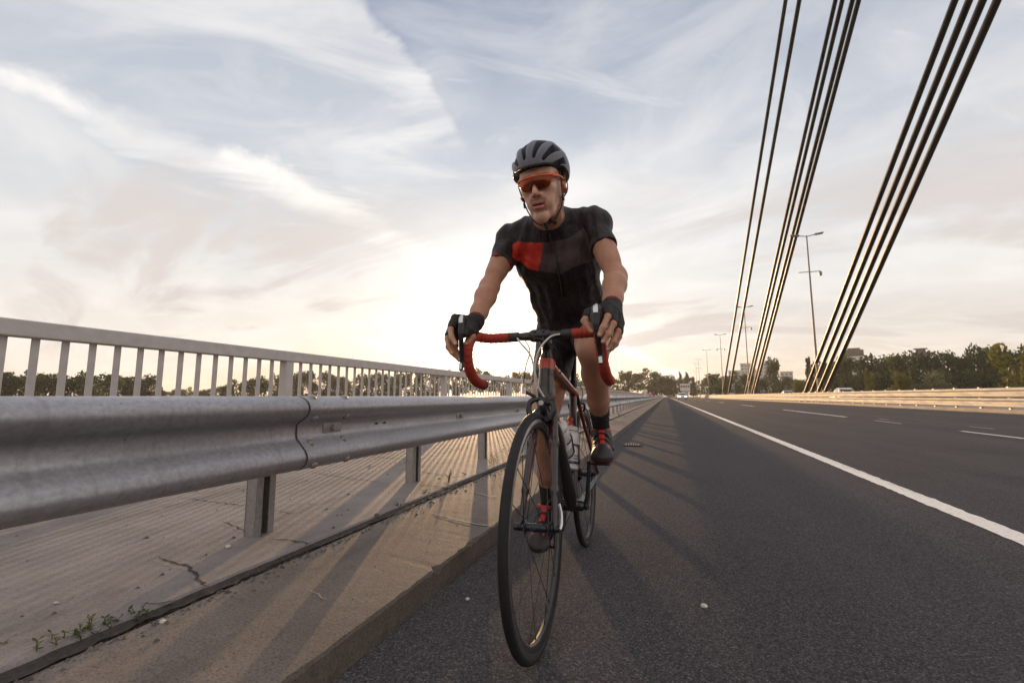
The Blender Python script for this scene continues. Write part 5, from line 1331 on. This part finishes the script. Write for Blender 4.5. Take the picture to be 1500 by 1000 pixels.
# --- socks and shoes
for s_, pp in (('L', pL), ('R', pR)):
    kn, an = J['kn' + s_], J['an' + s_]; ax = nrm(an - kn); p0 = an - ax * .125
    f = Field(np.minimum(p0, an) - .075, np.maximum(p0, an) + .075, 0.003)
    leg(f, s_, .0035, thigh=False); f.plane(p0, -ax); f.cone(an, an + ax * .03, .036, .036, .01); f.noise(.0008, .02, 2, (.4, .4, 1.6))
    V, Q = f.net(); pobj('sock', np_mesh('sock', relax(V, Q), Q), MAT['sock'])
    # shoe: local +y toe, +z up, origin on the sole under the ball of the foot
    ped = bw(pp + Vector((0, 0, .014))); drop = math.radians(2 if s_ == 'L' else 12); fx = -1 if s_ == 'L' else 1
    SM = Matrix.Translation(ped) @ Matrix.Rotation(math.pi + (.17 if s_ == 'L' else -.02), 4, 'Z') @ Matrix.Rotation(-drop, 4, 'X')
    f = Field((-.065, -.21, -.012), (.065, .115, .165), 0.0024)
    f.cone((0, -.165, .018), (0, -.06, .016), .027, .027, .03, axis=(1, 0, 0), fac=1.1); f.cone((0, -.06, .016), (fx * -.004, .045, .017), .028, .034, .03, axis=(1, 0, 0), fac=1.18); f.ell((fx * -.006, .058, .022), (.041, .042, .026), .02)
    f.chain([(0, -.155, .035), (0, -.125, .085), (0, -.115, .115)], [.033, .034, .038], .03); f.cone((0, -.12, .085), (0, .02, .036), .034, .028, .04); f.cone((0, -.08, .07), (0, .04, .03), .030, .026, .03)
    f.plane((0, 0, .001), (0, 0, -1), .004); f.plane((0, -.12, .116), (0, -.35, 1)); f.cone((0, -.118, .09), (0, -.118, .2), .031, .033, .003, 's')
    V, Q = f.net(); V = relax(V, Q)
    def shoe_col(V):
        c = np.tile(np.array((.022, .019, .020)), (len(V), 1)); x, y, z = V.T
        tong = (np.abs(x) < .0115 - .05 * np.maximum(y + .03, 0)) & (z > .045) & (y > -.095) & (y < .03); c = lerp_c(c, (.50, .030, .028), tong.astype(float))
        col_ = (z > .105 + .35 * (y + .12)) & (y < -.03); c = lerp_c(c, (.42, .03, .022), col_.astype(float))
        sole = (z < .010); c = lerp_c(c, (.012, .011, .011), sole.astype(float)); st = (z > .0105) & (z < .0135) & (y > -.02); c = lerp_c(c, (.30, .04, .02), st.astype(float))
        dots = (np.abs(np.abs(x) - .024) < .004) & (y > .02) & (y < .05) & (z > .03); return lerp_c(c, (.42, .03, .025), dots.astype(float))
    T = np.array(SM); sh = pobj('shoe', np_mesh('shoe', V, Q, shoe_col(V), T), MAT['shoe'])
    def ring(yc, w, lift):
        pts_ = []; sel = V[np.abs(V[:, 1] - yc) < .004]
        for a in np.linspace(-.25, math.pi + .25, 22):
            d = np.array((math.cos(a), math.sin(a))); r = sel[:, [0, 2]] - np.array((0, .025)); pr = r @ d; k_ = np.abs(r @ np.array((-d[1], d[0]))) < .005
            R_ = pr[k_].max() if k_.any() else .03; pts_.append((d[0] * (R_ + lift), yc, .025 + d[1] * (R_ + lift)))
        return pts_
    for yc in (-.012, -.055):
        m = MB(); P = ring(yc, .012, .0012); n0 = len(m.V)
        for p in P: m.V += [tuple(SM @ Vector((p[0], p[1] - .007, p[2]))), tuple(SM @ Vector((p[0] * 1.01, p[1] - .005, p[2] + .001))), tuple(SM @ Vector((p[0] * 1.01, p[1] + .005, p[2] + .001))), tuple(SM @ Vector((p[0], p[1] + .007, p[2])))]
        for i in range(len(P) - 1):
            for j in range(3): m.F.append((i * 4 + j, i * 4 + j + 1, i * 4 + j + 5, i * 4 + j + 4)); m.M.append(0); m.S.append(True)
        m.build('shoe_strap', MAT['strap'], sh, world=False)
        m = MB(); q = P[4 if s_ == 'R' else -5]; m.sphere(SM @ Vector(q), .0085, 12, 8); m.build('strap_dial', MAT['carbon'], sh, world=False)
# --- gloves
for s_ in 'LR':
    pts_ = np.concatenate([np.array(p) for p in HAND[s_].values()] + [J['wr' + s_][None]])
    g = Field(pts_.min(0) - .04, pts_.max(0) + .045, 0.0018); w = J['wr' + s_]; up_ = nrm(J['el' + s_] - w)
    g.cone(w + up_ * .016, w, .0335, .031, .01); fingers(g, s_, .0030, cut=True, k=.004); g.noise(.0007, .018, 3)
    g.plane(w + up_ * .030, up_)
    V, Q = g.net(); V = relax(V, Q)
    def glove_col(V):
        c = np.tile(np.array((.020, .016, .016)), (len(V), 1)); t = (V - w) @ up_; e = (t > .017) & (t < .021); c = lerp_c(c, (.28, .03, .018), e.astype(float))
        for n in ('index', 'middle', 'ring', 'pinky'):
            P = HAND[s_][n]; q = P[0] + (P[1] - P[0]) * .25; d = np.linalg.norm(V - q, axis=1); c = lerp_c(c, (.055, .045, .045), np.clip(1.3 - d / .011, 0, 1) * .6)
        return c
    pobj('glove', np_mesh('glove', V, Q, glove_col(V)), MAT['glove'])
# --- helmet, glasses, hair (head space, then placed with the head)
HT_HEAD = HT_
HT_HELM = HT_ @ Matrix.Translation((0, -.004, .004)) @ Matrix.Scale(1.095, 4)
def hobj(name, me, mat, parent=None):
    me.transform(HT_HELM if name in ('helmet', 'liner') else HT_HEAD); me.update(); return pobj(name, me, mat, parent)
def hmb(mb, name, mat, parent=None): return hobj(name, mb.mesh(name), mat, parent)
f = Field((-.11, -.165, -.06), (.11, .145, .185), 0.0017)
HC = np.array((0, -.014, .052)); HR = np.array((.0965, .137, .099))
X, Y, Z = f.grid()
def elld(r):
    d = np.sqrt(((X - HC[0]) / r[0]) ** 2 + ((Y - HC[1]) / r[1]) ** 2 + ((Z - HC[2]) / r[2]) ** 2); g = np.sqrt(((X - HC[0]) / r[0] ** 2) ** 2 + ((Y - HC[1]) / r[1] ** 2) ** 2 + ((Z - HC[2]) / r[2] ** 2) ** 2) + 1e-6
    return (d * (d - 1) / g).astype(np.float32)
outer = elld(HR); inner = elld(HR - .026)
phi = np.arctan2(X - HC[0], np.maximum(Z - HC[2] + .035, 1e-3)) * np.ones_like(Y); rad = .105
# raised ribs between the vents
SL = [(-62, .012, .088, .0080), (-37, .010, .104, .0105), (-12.5, .014, .112, .0105), (12.5, .014, .112, .0105), (37, .010, .104, .0105), (62, .012, .088, .0080)]
ridge = np.zeros_like(outer)
for a in (-50, -25, 0, 25, 50): ridge = np.maximum(ridge, np.exp(-((phi - math.radians(a)) * rad / .0075) ** 2))
f.F[...] = np.maximum(outer - .0022 * ridge * np.clip((Z - .07) / .03, 0, 1), -inner)
brim = Z - (.060 + .02 * (np.abs(X) / .09) ** 2 * 0 + (Y - .11) * .30 - .030 * np.clip(1 - ((Y - .02) / .06) ** 2, 0, 1) * (np.abs(X) / .095) ** 4 * 0)
low = .057 + np.where(Y > .03, 0, (Y - .03) * .42) - .014 * np.clip((np.abs(X) - .045) / .05, 0, 1) ** 1.5
f.F[...] = -smin(-f.F, -(low - Z).astype(np.float32), .006)
for a, y0, y1, w in SL:
    yc, hl = (y0 + y1) / 2, (y1 - y0) / 2; wy = w * (1.0 + .35 * (Y - yc) / hl * -1)
    du = np.abs(phi - math.radians(a)) * rad - wy; dv = np.abs(Y - yc) - hl
    d = np.minimum(np.maximum(du, dv), 0) + np.sqrt(np.maximum(du + .004, 0) ** 2 + np.maximum(dv + .004, 0) ** 2) - .004
    f.F[...] = -smin(-f.F, d.astype(np.float32), .006)
for a, y0, y1, w in [(-45, -.125, -.03, .011), (-18, -.14, -.03, .011), (18, -.14, -.03, .011), (45, -.125, -.03, .011)]:
    yc, hl = (y0 + y1) / 2, (y1 - y0) / 2; du = np.abs(phi - math.radians(a)) * rad - w; dv = np.abs(Y - yc) - hl; f.F[...] = -smin(-f.F, np.maximum(du, dv).astype(np.float32), .005)
for s_ in (-1, 1):
    f.cone((s_ * .062, .094, .078), (s_ * .080, .066, .076), .0045, .0045, .003, 's', axis=(0, 0, 1), fac=.7)
V, Q = f.net(); V = relax(V, Q, 1, .4)
helmet = hobj('helmet', np_mesh('helmet', V, Q), MAT['helmet'])
f = Field((-.10, -.15, -.02), (.10, .12, .165), 0.004); f.ell(HC, HR - .0225, 0); f.plane((0, .11, .058), (0, .18, -1)); f.plane((0, 0, .03), (0, 0, -1)); V, Q = f.net(); hobj('liner', np_mesh('liner', V, Q), MAT['liner'], helmet).location = (0, 0, 0)
# straps
for s_ in (-1, 1):
    m = MB(); m.tube(catmull([(s_ * .083, .034, .045), (s_ * .080, .028, .0), (s_ * .0735, .016, -.048), (s_ * .064, .016, -.080), (s_ * .040, .032, -.118), (s_ * .012, .046, -.134)], 5), .0052, 8, flat=.42, up=(s_, 0, 0)); hmb(m, 'chin_strap', MAT['strap'], helmet).location = (0, 0, 0)
    m = MB(); m.tube(catmull([(s_ * .086, -.045, .030), (s_ * .087, -.030, -.02), (s_ * .0755, .010, -.048)], 5), .0045, 8, flat=.42, up=(s_, 0, 0)); hmb(m, 'ear_strap', MAT['strap'], helmet).location = (0, 0, 0)
    m = MB(); m.box((s_ * .0765, .014, -.050), (.006, .014, .020), bev=.002); hmb(m, 'strap_slider', MAT['carbon'], helmet).location = (0, 0, 0)
m = MB(); m.box((-.030, .040, -.128), (.030, .010, .014), Matrix.Rotation(-.55, 3, 'Y'), bev=.003); m.box((-.004, .050, -.140), (.012, .005, .026), Matrix.Rotation(.3, 3, 'Y'), bev=.002); hmb(m, 'buckle', MAT['carbon'], helmet).location = (0, 0, 0)
# hair showing at temples and nape
f = Field((-.09, -.14, -.05), (.09, .12, .13), 0.0025); f.ell((0, -.020, .050), (.0765, .0985, .0875), .0); f.plane((0, .03, .045), (0, .75, -.65)); f.plane((0, 0, -.03), (0, .35, -1))
V, Q = f.net(); hobj('hair', np_mesh('hair', V, Q), MAT['hair'])
# sunglasses: one curved shield lens in a half frame
gl = bpy.data.objects.new('sunglasses', None); link(gl, person); gl.location = -person.location
def gy(x): return .1155 - 5.6 * x * x - 600 * abs(x) ** 4
def gtop(x): return .0335 - 1.1 * x * x
def gbot(x):
    a = abs(x); n = .026 * math.exp(-(a / .0130) ** 2); return -.0130 + n * .9 + 20 * max(0, a - .030) ** 2 + (1.5e3 * max(0, a - .044) ** 3)
m = MB(); xs = np.linspace(-.063, .063, 45); nv = 9; V = []
for lay in (0, 1):
    for x in xs:
        t_, b_ = gtop(x), min(gbot(x), gtop(x) - .006)
        for j in range(nv):
            t = j / (nv - 1); z = b_ + (t_ - b_) * t; V.append((x, gy(x) - .0018 * lay - 9.0 * (z - .012) ** 2, z))
n0 = len(xs) * nv; Fc = []
for i in range(len(xs) - 1):
    for j in range(nv - 1):
        a = i * nv + j; Fc += [(a, a + nv, a + nv + 1, a + 1), (n0 + a + 1, n0 + a + nv + 1, n0 + a + nv, n0 + a)]
    Fc += [(i * nv, n0 + i * nv, n0 + (i + 1) * nv, (i + 1) * nv), (i * nv + nv - 1, (i + 1) * nv + nv - 1, n0 + (i + 1) * nv + nv - 1, n0 + i * nv + nv - 1)]
m.sm = True; m.add(V, Fc); lens = hmb(m, 'lens', MAT['lens'], gl); lens.location = (0, 0, 0)
m = MB(); m.tube([(x, gy(x) - .0008 - 9 * (gtop(x) - .012) ** 2, gtop(x) + .0015) for x in xs], [.0034 + .0012 * (abs(x) / .063) ** 2 for x in xs], 10, flat=1.0); hmb(m, 'frame', MAT['orange'], gl).location = (0, 0, 0)
for s_ in (-1, 1):
    m = MB(); m.tube(catmull([(s_ * .063, gy(.063) - .002, .0285), (s_ * .0730, .058, .0275), (s_ * .0795, .030, .0235), (s_ * .081, .008, .0200)], 5), [.0062] * 5 + [.0050] * 11, 10, flat=.9, up=(0, 0, 1)); hmb(m, 'temple_arm', MAT['orange'], gl).location = (0, 0, 0)
    m = MB(); m.tube([(s_ * .081, .010, .0204), (s_ * .082, -.015, .016), (s_ * .079, -.045, .004)], .0036, 8); hmb(m, 'temple_tip', MAT['carbon'], gl).location = (0, 0, 0)
    m = MB(); m.box((s_ * .0690, .066, .021), (.006, .012, .007), bev=.002); hmb(m, 'hinge', MAT['carbon'], gl).location = (0, 0, 0)
    m = MB(); m.tube(catmull([(0, .1125, .0125), (s_ * .0065, .1115, .0095), (s_ * .0125, .107, -.0025), (s_ * .0160, .102, -.011)], 4), .0030, 8); hmb(m, 'nose_pad', MAT['carbon'], gl).location = (0, 0, 0)
# ---------------------------------------------------------------- cars
MAT['car_white'] = simple('white_car_paint', (0.62, 0.60, 0.58), 0.25, 0, 0.04, 3, 0, 0.5, 0.6)
MAT['car_silver'] = simple('silver_car_paint', (0.40, 0.39, 0.38), 0.28, 0.4, 0.04, 3, 0, 0.5, 0.6)
MAT['car_beige'] = simple('pale_car_paint', (0.5, 0.46, 0.4), 0.28, 0.1, 0.04, 3, 0, 0.5, 0.6)
MAT['car_glass'] = simple('car_glass', (0.03, 0.032, 0.036), 0.08, 0, 0.05, 3, 0, 0.6)
MAT['tail'] = simple('tail_lamp', (0.35, 0.02, 0.015), 0.2)
def mat_emit(name, col, k):
    m, nt, p = new_mat(name); v = coords(nt); nt.links.new(cramp(nt, noise(nt, v, 30, 2), [(0.3, tuple(c * .9 for c in col)), (0.7, col)]), p.inputs['Emission Color'])
    p.inputs['Base Color'].default_value = (0.8, 0.78, 0.72, 1); p.inputs['Emission Strength'].default_value = k; return m
MAT['headlight_on'] = mat_emit('lit_headlight', (1.0, 0.93, 0.8), 14.0)
MAT['headlight_off'] = simple('headlight_lens', (0.55, 0.54, 0.52), 0.12)
def car_meshes(h=1.48):
    """local: +y front, z up, origin on the ground"""
    def hull(off=0.0):
        f = Field((-1.05, -2.3, 0.05), (1.05, 2.3, 1.75), 0.035); X, Y, Z = f.grid()
        low = np.maximum.reduce([np.abs(X) - .87 + .05 * np.clip((Y - 1.3), 0, 1) + 0 * Y + 0 * Z, np.abs(Y) - 2.08 + 0 * X + 0 * Z, (Z - (.92 - .10 * np.clip((Y - .6) / 1.5, 0, 1))) + 0 * X, (.22 - Z) + 0 * X + 0 * Y])
        q = [np.abs(X) + .22 * (Z - .9) - .80 + 0 * Y, (Y - .95) * .52 + (Z - .88) * .85 + 0 * X, -(Y + 1.98) * .80 + (Z - .88) * .55 + 0 * X, Z - (h - .02 - .03 * (Y + .4) ** 2 * .4) + 0 * X, .5 - Z + 0 * X + 0 * Y]
        cab = -1e3 * np.ones_like(low)
        for a in q: cab = -smin(-cab, -a.astype(np.float32), .16)
        low2 = -1e3 * np.ones_like(low)
        for a in [np.abs(X) - .87 + 0 * Y + 0 * Z, np.abs(Y) - 2.08 + .12 * (np.abs(X) / .87) ** 3 + 0 * Z, (Z - (.92 - .16 * np.clip((Y - .5) / 1.6, 0, 1))) + 0 * X, .22 - Z + 0 * X + 0 * Y]: low2 = -smin(-low2, -a.astype(np.float32), .22)
        f.F[...] = smin(low2, cab, .06); f.cabin = cab
        return f
    f = hull(); cab = f.cabin.copy(); low_top = .93
    for y in (1.32, -1.32):
        for s_ in (-1, 1): f.cone((s_ * .6, y, .32), (s_ * 1.1, y, .32), .37, .37, .01, 's')
    V, Q = f.net(); out = {'body': np_mesh('body', relax(V, Q), Q)}
    def glass(cond):
        g = hull(); X, Y, Z = g.grid(); g.F[...] = np.maximum(np.maximum(cab - .014, -(cab + .05)), cond(X, Y, Z).astype(np.float32)); V, Q = g.net(); return V, Q
    for nme, c in (('windscreen', lambda X, Y, Z: np.maximum.reduce([(.96 - Z) + 0 * X + 0 * Y, Z - (h - .13) + 0 * X + 0 * Y, np.abs(X) - .62 + 0 * Y + 0 * Z, .25 - Y + 0 * X + 0 * Z])),
                   ('rear_window', lambda X, Y, Z: np.maximum.reduce([(.99 - Z) + 0 * X + 0 * Y, Z - (h - .13) + 0 * X + 0 * Y, np.abs(X) - .60 + 0 * Y + 0 * Z, Y + 1.55 + 0 * X + 0 * Z])),
                   ('side_window_a', lambda X, Y, Z: np.maximum.reduce([(.96 - Z) + 0 * X + 0 * Y, Z - (h - .15) + 0 * X + 0 * Y, .62 - X + 0 * Y + 0 * Z, np.abs(Y + .45) - 1.15 + .45 * (Z - .96) + 0 * X])),
                   ('side_window_b', lambda X, Y, Z: np.maximum.reduce([(.96 - Z) + 0 * X + 0 * Y, Z - (h - .15) + 0 * X + 0 * Y, .62 + X + 0 * Y + 0 * Z, np.abs(Y + .45) - 1.15 + .45 * (Z - .96) + 0 * X]))):
        V, Q = glass(c); out[nme] = np_mesh('window', V, Q)
    w = MB(); w.lathe([(0, -.1), (.19, -.1), (.30, -.095), (.32, -.06), (.32, .06), (.30, .095), (.19, .1), (0, .1)], 24, TOX); out['wheel'] = w.mesh('wheel')
    hl = MB(); hl.sphere((0, 0, 0), (.17, .07, .085), 12, 8); out['lamp'] = hl.mesh('headlight'); out['lamp2'] = out['lamp'].copy()
    return out
CM = car_meshes(); CM2 = car_meshes(1.68)
for M_ in (CM, CM2):
    for k_ in ('windscreen', 'rear_window', 'side_window_a', 'side_window_b'): M_[k_].materials.append(MAT['car_glass'])
    M_['wheel'].materials.append(MAT['rubber'])
def car(M_, loc, rz, paint, label, lit=False):
    c = empty('car', loc, label, 'car', None); c.rotation_euler.z = rz
    b = M_['body'].copy(); b.materials.clear(); b.materials.append(MAT[paint]); link(bpy.data.objects.new('body', b), c)
    for k_, n in (('windscreen', 'windscreen'), ('rear_window', 'rear_window'), ('side_window_a', 'side_window'), ('side_window_b', 'side_window')): link(bpy.data.objects.new(n, M_[k_]), c)
    for y in (1.32, -1.32):
        for s_ in (-1, 1): w = bpy.data.objects.new('wheel', M_['wheel']); link(w, c); w.location = (s_ * .76, y, .32)
    for s_ in (-1, 1):
        h = M_['lamp'].copy(); h.materials.clear(); h.materials.append(MAT['headlight_on' if lit else 'headlight_off']); o = bpy.data.objects.new('headlight', h); link(o, c); o.location = (s_ * .62, 2.0, .66)
        t = M_['lamp'].copy(); t.materials.clear(); t.materials.append(MAT['tail']); o = bpy.data.objects.new('tail_light', t); link(o, c); o.location = (s_ * .66, -2.0, .80)
    return c
car(CM, (3.1, 101, 0.0), math.pi, 'car_white', 'white oncoming car with lit headlights on the road far behind the cyclist', True)
p = on_x(1233, 580, 18.9); car(CM2, (18.9, p[1], 0.004), 0, 'car_white', 'white estate car passing behind the near cable bundle beyond the barrier')
p = on_x(1152, 580, 19.0); car(CM2, (19.0, p[1], 0.004), 0, 'car_silver', 'silver car beyond the barrier between the middle and near cable bundles')
p = on_x(1072, 580, 19.0); car(CM2, (19.0, p[1], 0.004), 0, 'car_beige', 'pale beige car beyond the barrier between the far and middle cables')
p = on_x(1046, 580, 19.2); car(CM2, (19.2, p[1], 0.004), 0, 'car_white', 'small distant white car beyond the barrier past the far cable pair')

# ---------------------------------------------------------------- pedestrians on the walkway
MAT['folk'] = attr_mat('pedestrian', 0.75, 0.3, var=0.06, vscale=12)
def pedestrian(loc, rz, h, shirt, legs, hair, label, pose=0.0, seed=0):
    f = Field((-.36, -.34, 0), (.36, .34, 1.80), 0.016); st = .16 + .04 * seed
    for s_ in (-1, 1):
        f.chain([(s_ * .09, 0, .90), (s_ * .095, s_ * st * .5 - .02, .50), (s_ * .09, s_ * st, .08)], [.085, .058, .040], .03); f.cone((s_ * .09, s_ * st + .03, .04), (s_ * .095, s_ * st - .16, .035), .04, .035, .02)
        el = (s_ * (.25 + .03 * pose), -s_ * .08, 1.13); f.chain([(s_ * .18, 0, 1.42), el, (s_ * .22, -s_ * .16 - .06, .90)], [.055, .042, .032], .03); f.ell((s_ * .22, -s_ * .17 - .07, .86), (.03, .035, .055), .02)
    f.cone((0, 0, .92), (0, .01, 1.12), .105, .10, .05, axis=(1, 0, 0), fac=1.3); f.cone((0, .01, 1.12), (0, 0, 1.38), .105, .11, .05, axis=(1, 0, 0), fac=1.4)
    f.cone((0, 0, 1.42), (0, -.01, 1.55), .05, .05, .03); f.ell((0, -.02, 1.65), (.075, .095, .115), .02); f.ell((0, -.11, 1.63), (.015, .02, .02), .02)
    V, Q = f.net(); V = relax(V, Q); c = np.tile(np.array(SK), (len(V), 1)); x, y, z = V.T
    c = lerp_c(c, legs, ((z < .95) & (z > .09) & (np.abs(x) < .20)).astype(float)); c = lerp_c(c, (.04, .035, .035), (z < .09).astype(float))
    c = lerp_c(c, shirt, ((z > .93) & (z < 1.47) & ((np.abs(x) < .19) | (z > 1.18))).astype(float)); c = lerp_c(c, hair, ((z > 1.68) | ((z > 1.56) & (y > .01))).astype(float))
    k = h / 1.765; o = empty('person', loc, label, 'person'); o.rotation_euler.z = rz; me = np_mesh('body', V * k, Q, c); me.materials.append(MAT['folk']); b = bpy.data.objects.new('body', me); link(b, o)
q = on_x(945.5, 580, -2.5); pedestrian((-2.5, q[1], WZ), 0.2, 1.72, (.72, .70, .68), (.62, .58, .55), (.04, .025, .018), 'pedestrian in white top and pale trousers walking on the far walkway', 0)
q = on_x(952.5, 580, -2.6); pedestrian((-2.6, q[1], WZ), 2.9, 1.55, (.5, .35, .3), (.06, .05, .06), (.03, .02, .015), 'pedestrian in a dusty pink shirt on the far walkway', .5, 1)
q = on_x(957.5, 580, -2.2); pedestrian((-2.2, q[1], WZ), .1, 1.5, (.32, .05, .07), (.04, .04, .05), (.05, .03, .02), 'pedestrian in a dark red shirt on the far walkway', .2, 0)
q = on_x(964.5, 580, -2.3); pedestrian((-2.3, q[1], WZ), .3, 1.75, (.70, .69, .70), (.10, .10, .14), (.04, .03, .02), 'distant pedestrian in white shirt and dark trousers near the walkway end', .3, 1)

# ---------------------------------------------------------------- white cabin and buildings far behind
MAT['bld_grey'] = simple('pale_facade', (0.42, 0.41, 0.42), 0.8, 0, 0.08, 0.2)
MAT['bld_dark'] = simple('dark_roof', (0.055, 0.05, 0.055), 0.7, 0, 0.15, 0.3)
MAT['bld_white'] = simple('white_facade', (0.62, 0.60, 0.58), 0.7, 0, 0.06, 0.4)
MAT['pane'] = simple('window_pane', (0.09, 0.10, 0.12), 0.15, 0, 0.1, 2)
def at(px, D):
    d = ray(px, 580); d = d / np.linalg.norm(d[:2]); return np.array([d[0] * D, d[1] * D])
def zat(py, D, px=1000):
    v = ray(px, py); return EYE + v[2] / np.linalg.norm(v[:2]) * D
def block(name, D, wings, label, win=(3.2, 3.3), roof=None, cat='building'):
    """wings: (px0, px1, py_top, depth, material); facade faces the bridge"""
    c = at((wings[0][0] + wings[-1][1]) / 2, D); z0 = gz(c[0], c[1]); ang = math.atan2(-c[0], c[1]); o = empty(name, (c[0], c[1], z0), label, cat); o.rotation_euler.z = ang
    sc_ = lambda px: (np.linalg.norm(at(px, D) - c) * (1 if px > (wings[0][0] + wings[-1][1]) / 2 else -1))
    pane = MB(); pane.box((0, 0, 0), (1.5, .12, 1.5)); pane = pane.mesh('window'); pane.materials.append(MAT['pane'])
    for (a, b, top, dep, mt) in wings:
        x0, x1, h = sc_(a), sc_(b), zat(top, D, (a + b) / 2) - z0; m = MB(); m.box(((x0 + x1) / 2, dep / 2, h / 2), (x1 - x0, dep, h)); m.build('wall', MAT[mt], o, world=False)
        m = MB(); m.box(((x0 + x1) / 2, dep / 2, h + .25), (x1 - x0 + .6, dep + .6, .5)); m.build('roof', MAT['bld_dark' if roof else 'bld_grey'], o, world=False)
        n = int((x1 - x0) / win[0]); fl = min(6, int((h - 3) / win[1]))
        for i in range(n):
            for j in range(fl):
                w = bpy.data.objects.new('window', pane); link(w, o); w.location = (x0 + (x1 - x0) * (i + .5) / n, -.02, h - 2.2 - j * win[1])
    return o, sc_, z0
block('apartment_block', 520, [(1069, 1087, 543, 16, 'bld_grey'), (1087, 1105, 532.5, 20, 'bld_grey'), (1105, 1114, 541, 14, 'bld_grey'), (1114, 1127, 531, 18, 'bld_grey'), (1145, 1164, 544.5, 15, 'bld_grey')], 'stepped pale grey apartment block behind the trees between the cables')
o, sc_, z0 = block('tower_block', 430, [(1243, 1270, 521, 16, 'bld_white')], 'white block with a wide dark roof storey above the park trees', roof=True)
m = MB(); h = zat(521, 430, 1256) - z0; m.box((0, 8, h + 2.6), (sc_(1271) - sc_(1242), 19, 4.2), bev=.4); m.box((0, 8, h + 5.4), (sc_(1265) - sc_(1246), 12, 1.6)); m.build('roof_storey', MAT['bld_dark'], o, world=False)
o, sc_, z0 = block('tower_block', 450, [(1342, 1369, 520.5, 16, 'bld_white')], 'low dark roofed block with a small roof hut above the park trees', roof=True)
m = MB(); h = zat(520.5, 450, 1356) - z0; m.box((0, 8, h + 1.6), (sc_(1370) - sc_(1341), 19, 2.2), bev=.4); m.box((0, 8, h + 4.0), (5.5, 6, 2.8)); m.box((0, 8, h + 5.6), (8, 7, .5)); m.build('roof_storey', MAT['bld_dark'], o, world=False)
block('house', 420, [(480, 500, 553, 14, 'bld_white')], 'pale flat roofed house seen between the railing balusters')
q = at(1004, 330); cb_ = empty('control_cabin', (q[0], q[1], gz(q[0], q[1])), 'white boxy cabin on a narrower base where the road bends', 'cabin'); cb_.rotation_euler.z = math.atan2(-q[0], q[1]) ; zb = -gz(q[0], q[1])
m = MB(); m.box((0, 0, (zb + 4.2) / 2), (4.0, 3.6, zb + 4.2)); m.build('base', MAT['bld_grey'], cb_, world=False)
m = MB(); m.box((0, 0, zb + 6.6), (6.2, 5.0, 4.8), bev=.08); m.build('cab', MAT['bld_white'], cb_, world=False)
for k in range(4):
    m = MB(); m.box((-2.2 + 1.47 * k, -2.52, zb + 7.2), (1.1, .1, 1.4)); m.build('window', MAT['pane'], cb_, world=False)
for x in (-.6, 2.4):
    m = MB(); m.tube([(x, 0, zb + 8.9), (x, 0, zb + 11)], .12, 6); m.build('mast', MAT['lamp'], cb_, world=False)
# ---------------------------------------------------------------- evening haze
def build_haze():
    m = bpy.data.materials.new('haze_air'); m.use_nodes = True; nt = m.node_tree; nt.nodes.clear()
    v = nt.nodes.new('ShaderNodeVolumePrincipled'); v.inputs['Color'].default_value = (0.98, 0.96, 0.95, 1); v.inputs['Density'].default_value = 0.00022; v.inputs['Anisotropy'].default_value = 0.35
    o_ = nt.nodes.new('ShaderNodeOutputMaterial'); nt.links.new(v.outputs[0], o_.inputs['Volume'])
    mb = MB(); mb.box((0, 0, 0), (1, 1, 1)); me = mb.mesh('haze'); me.materials.append(m)
    o = obj('haze', me, None, None, (0, 300, 24.5)); o.scale = (6400, 6700, 71); tag(o, 'thin warm evening haze lying over the whole bridge', 'haze', kind='stuff')
build_haze()
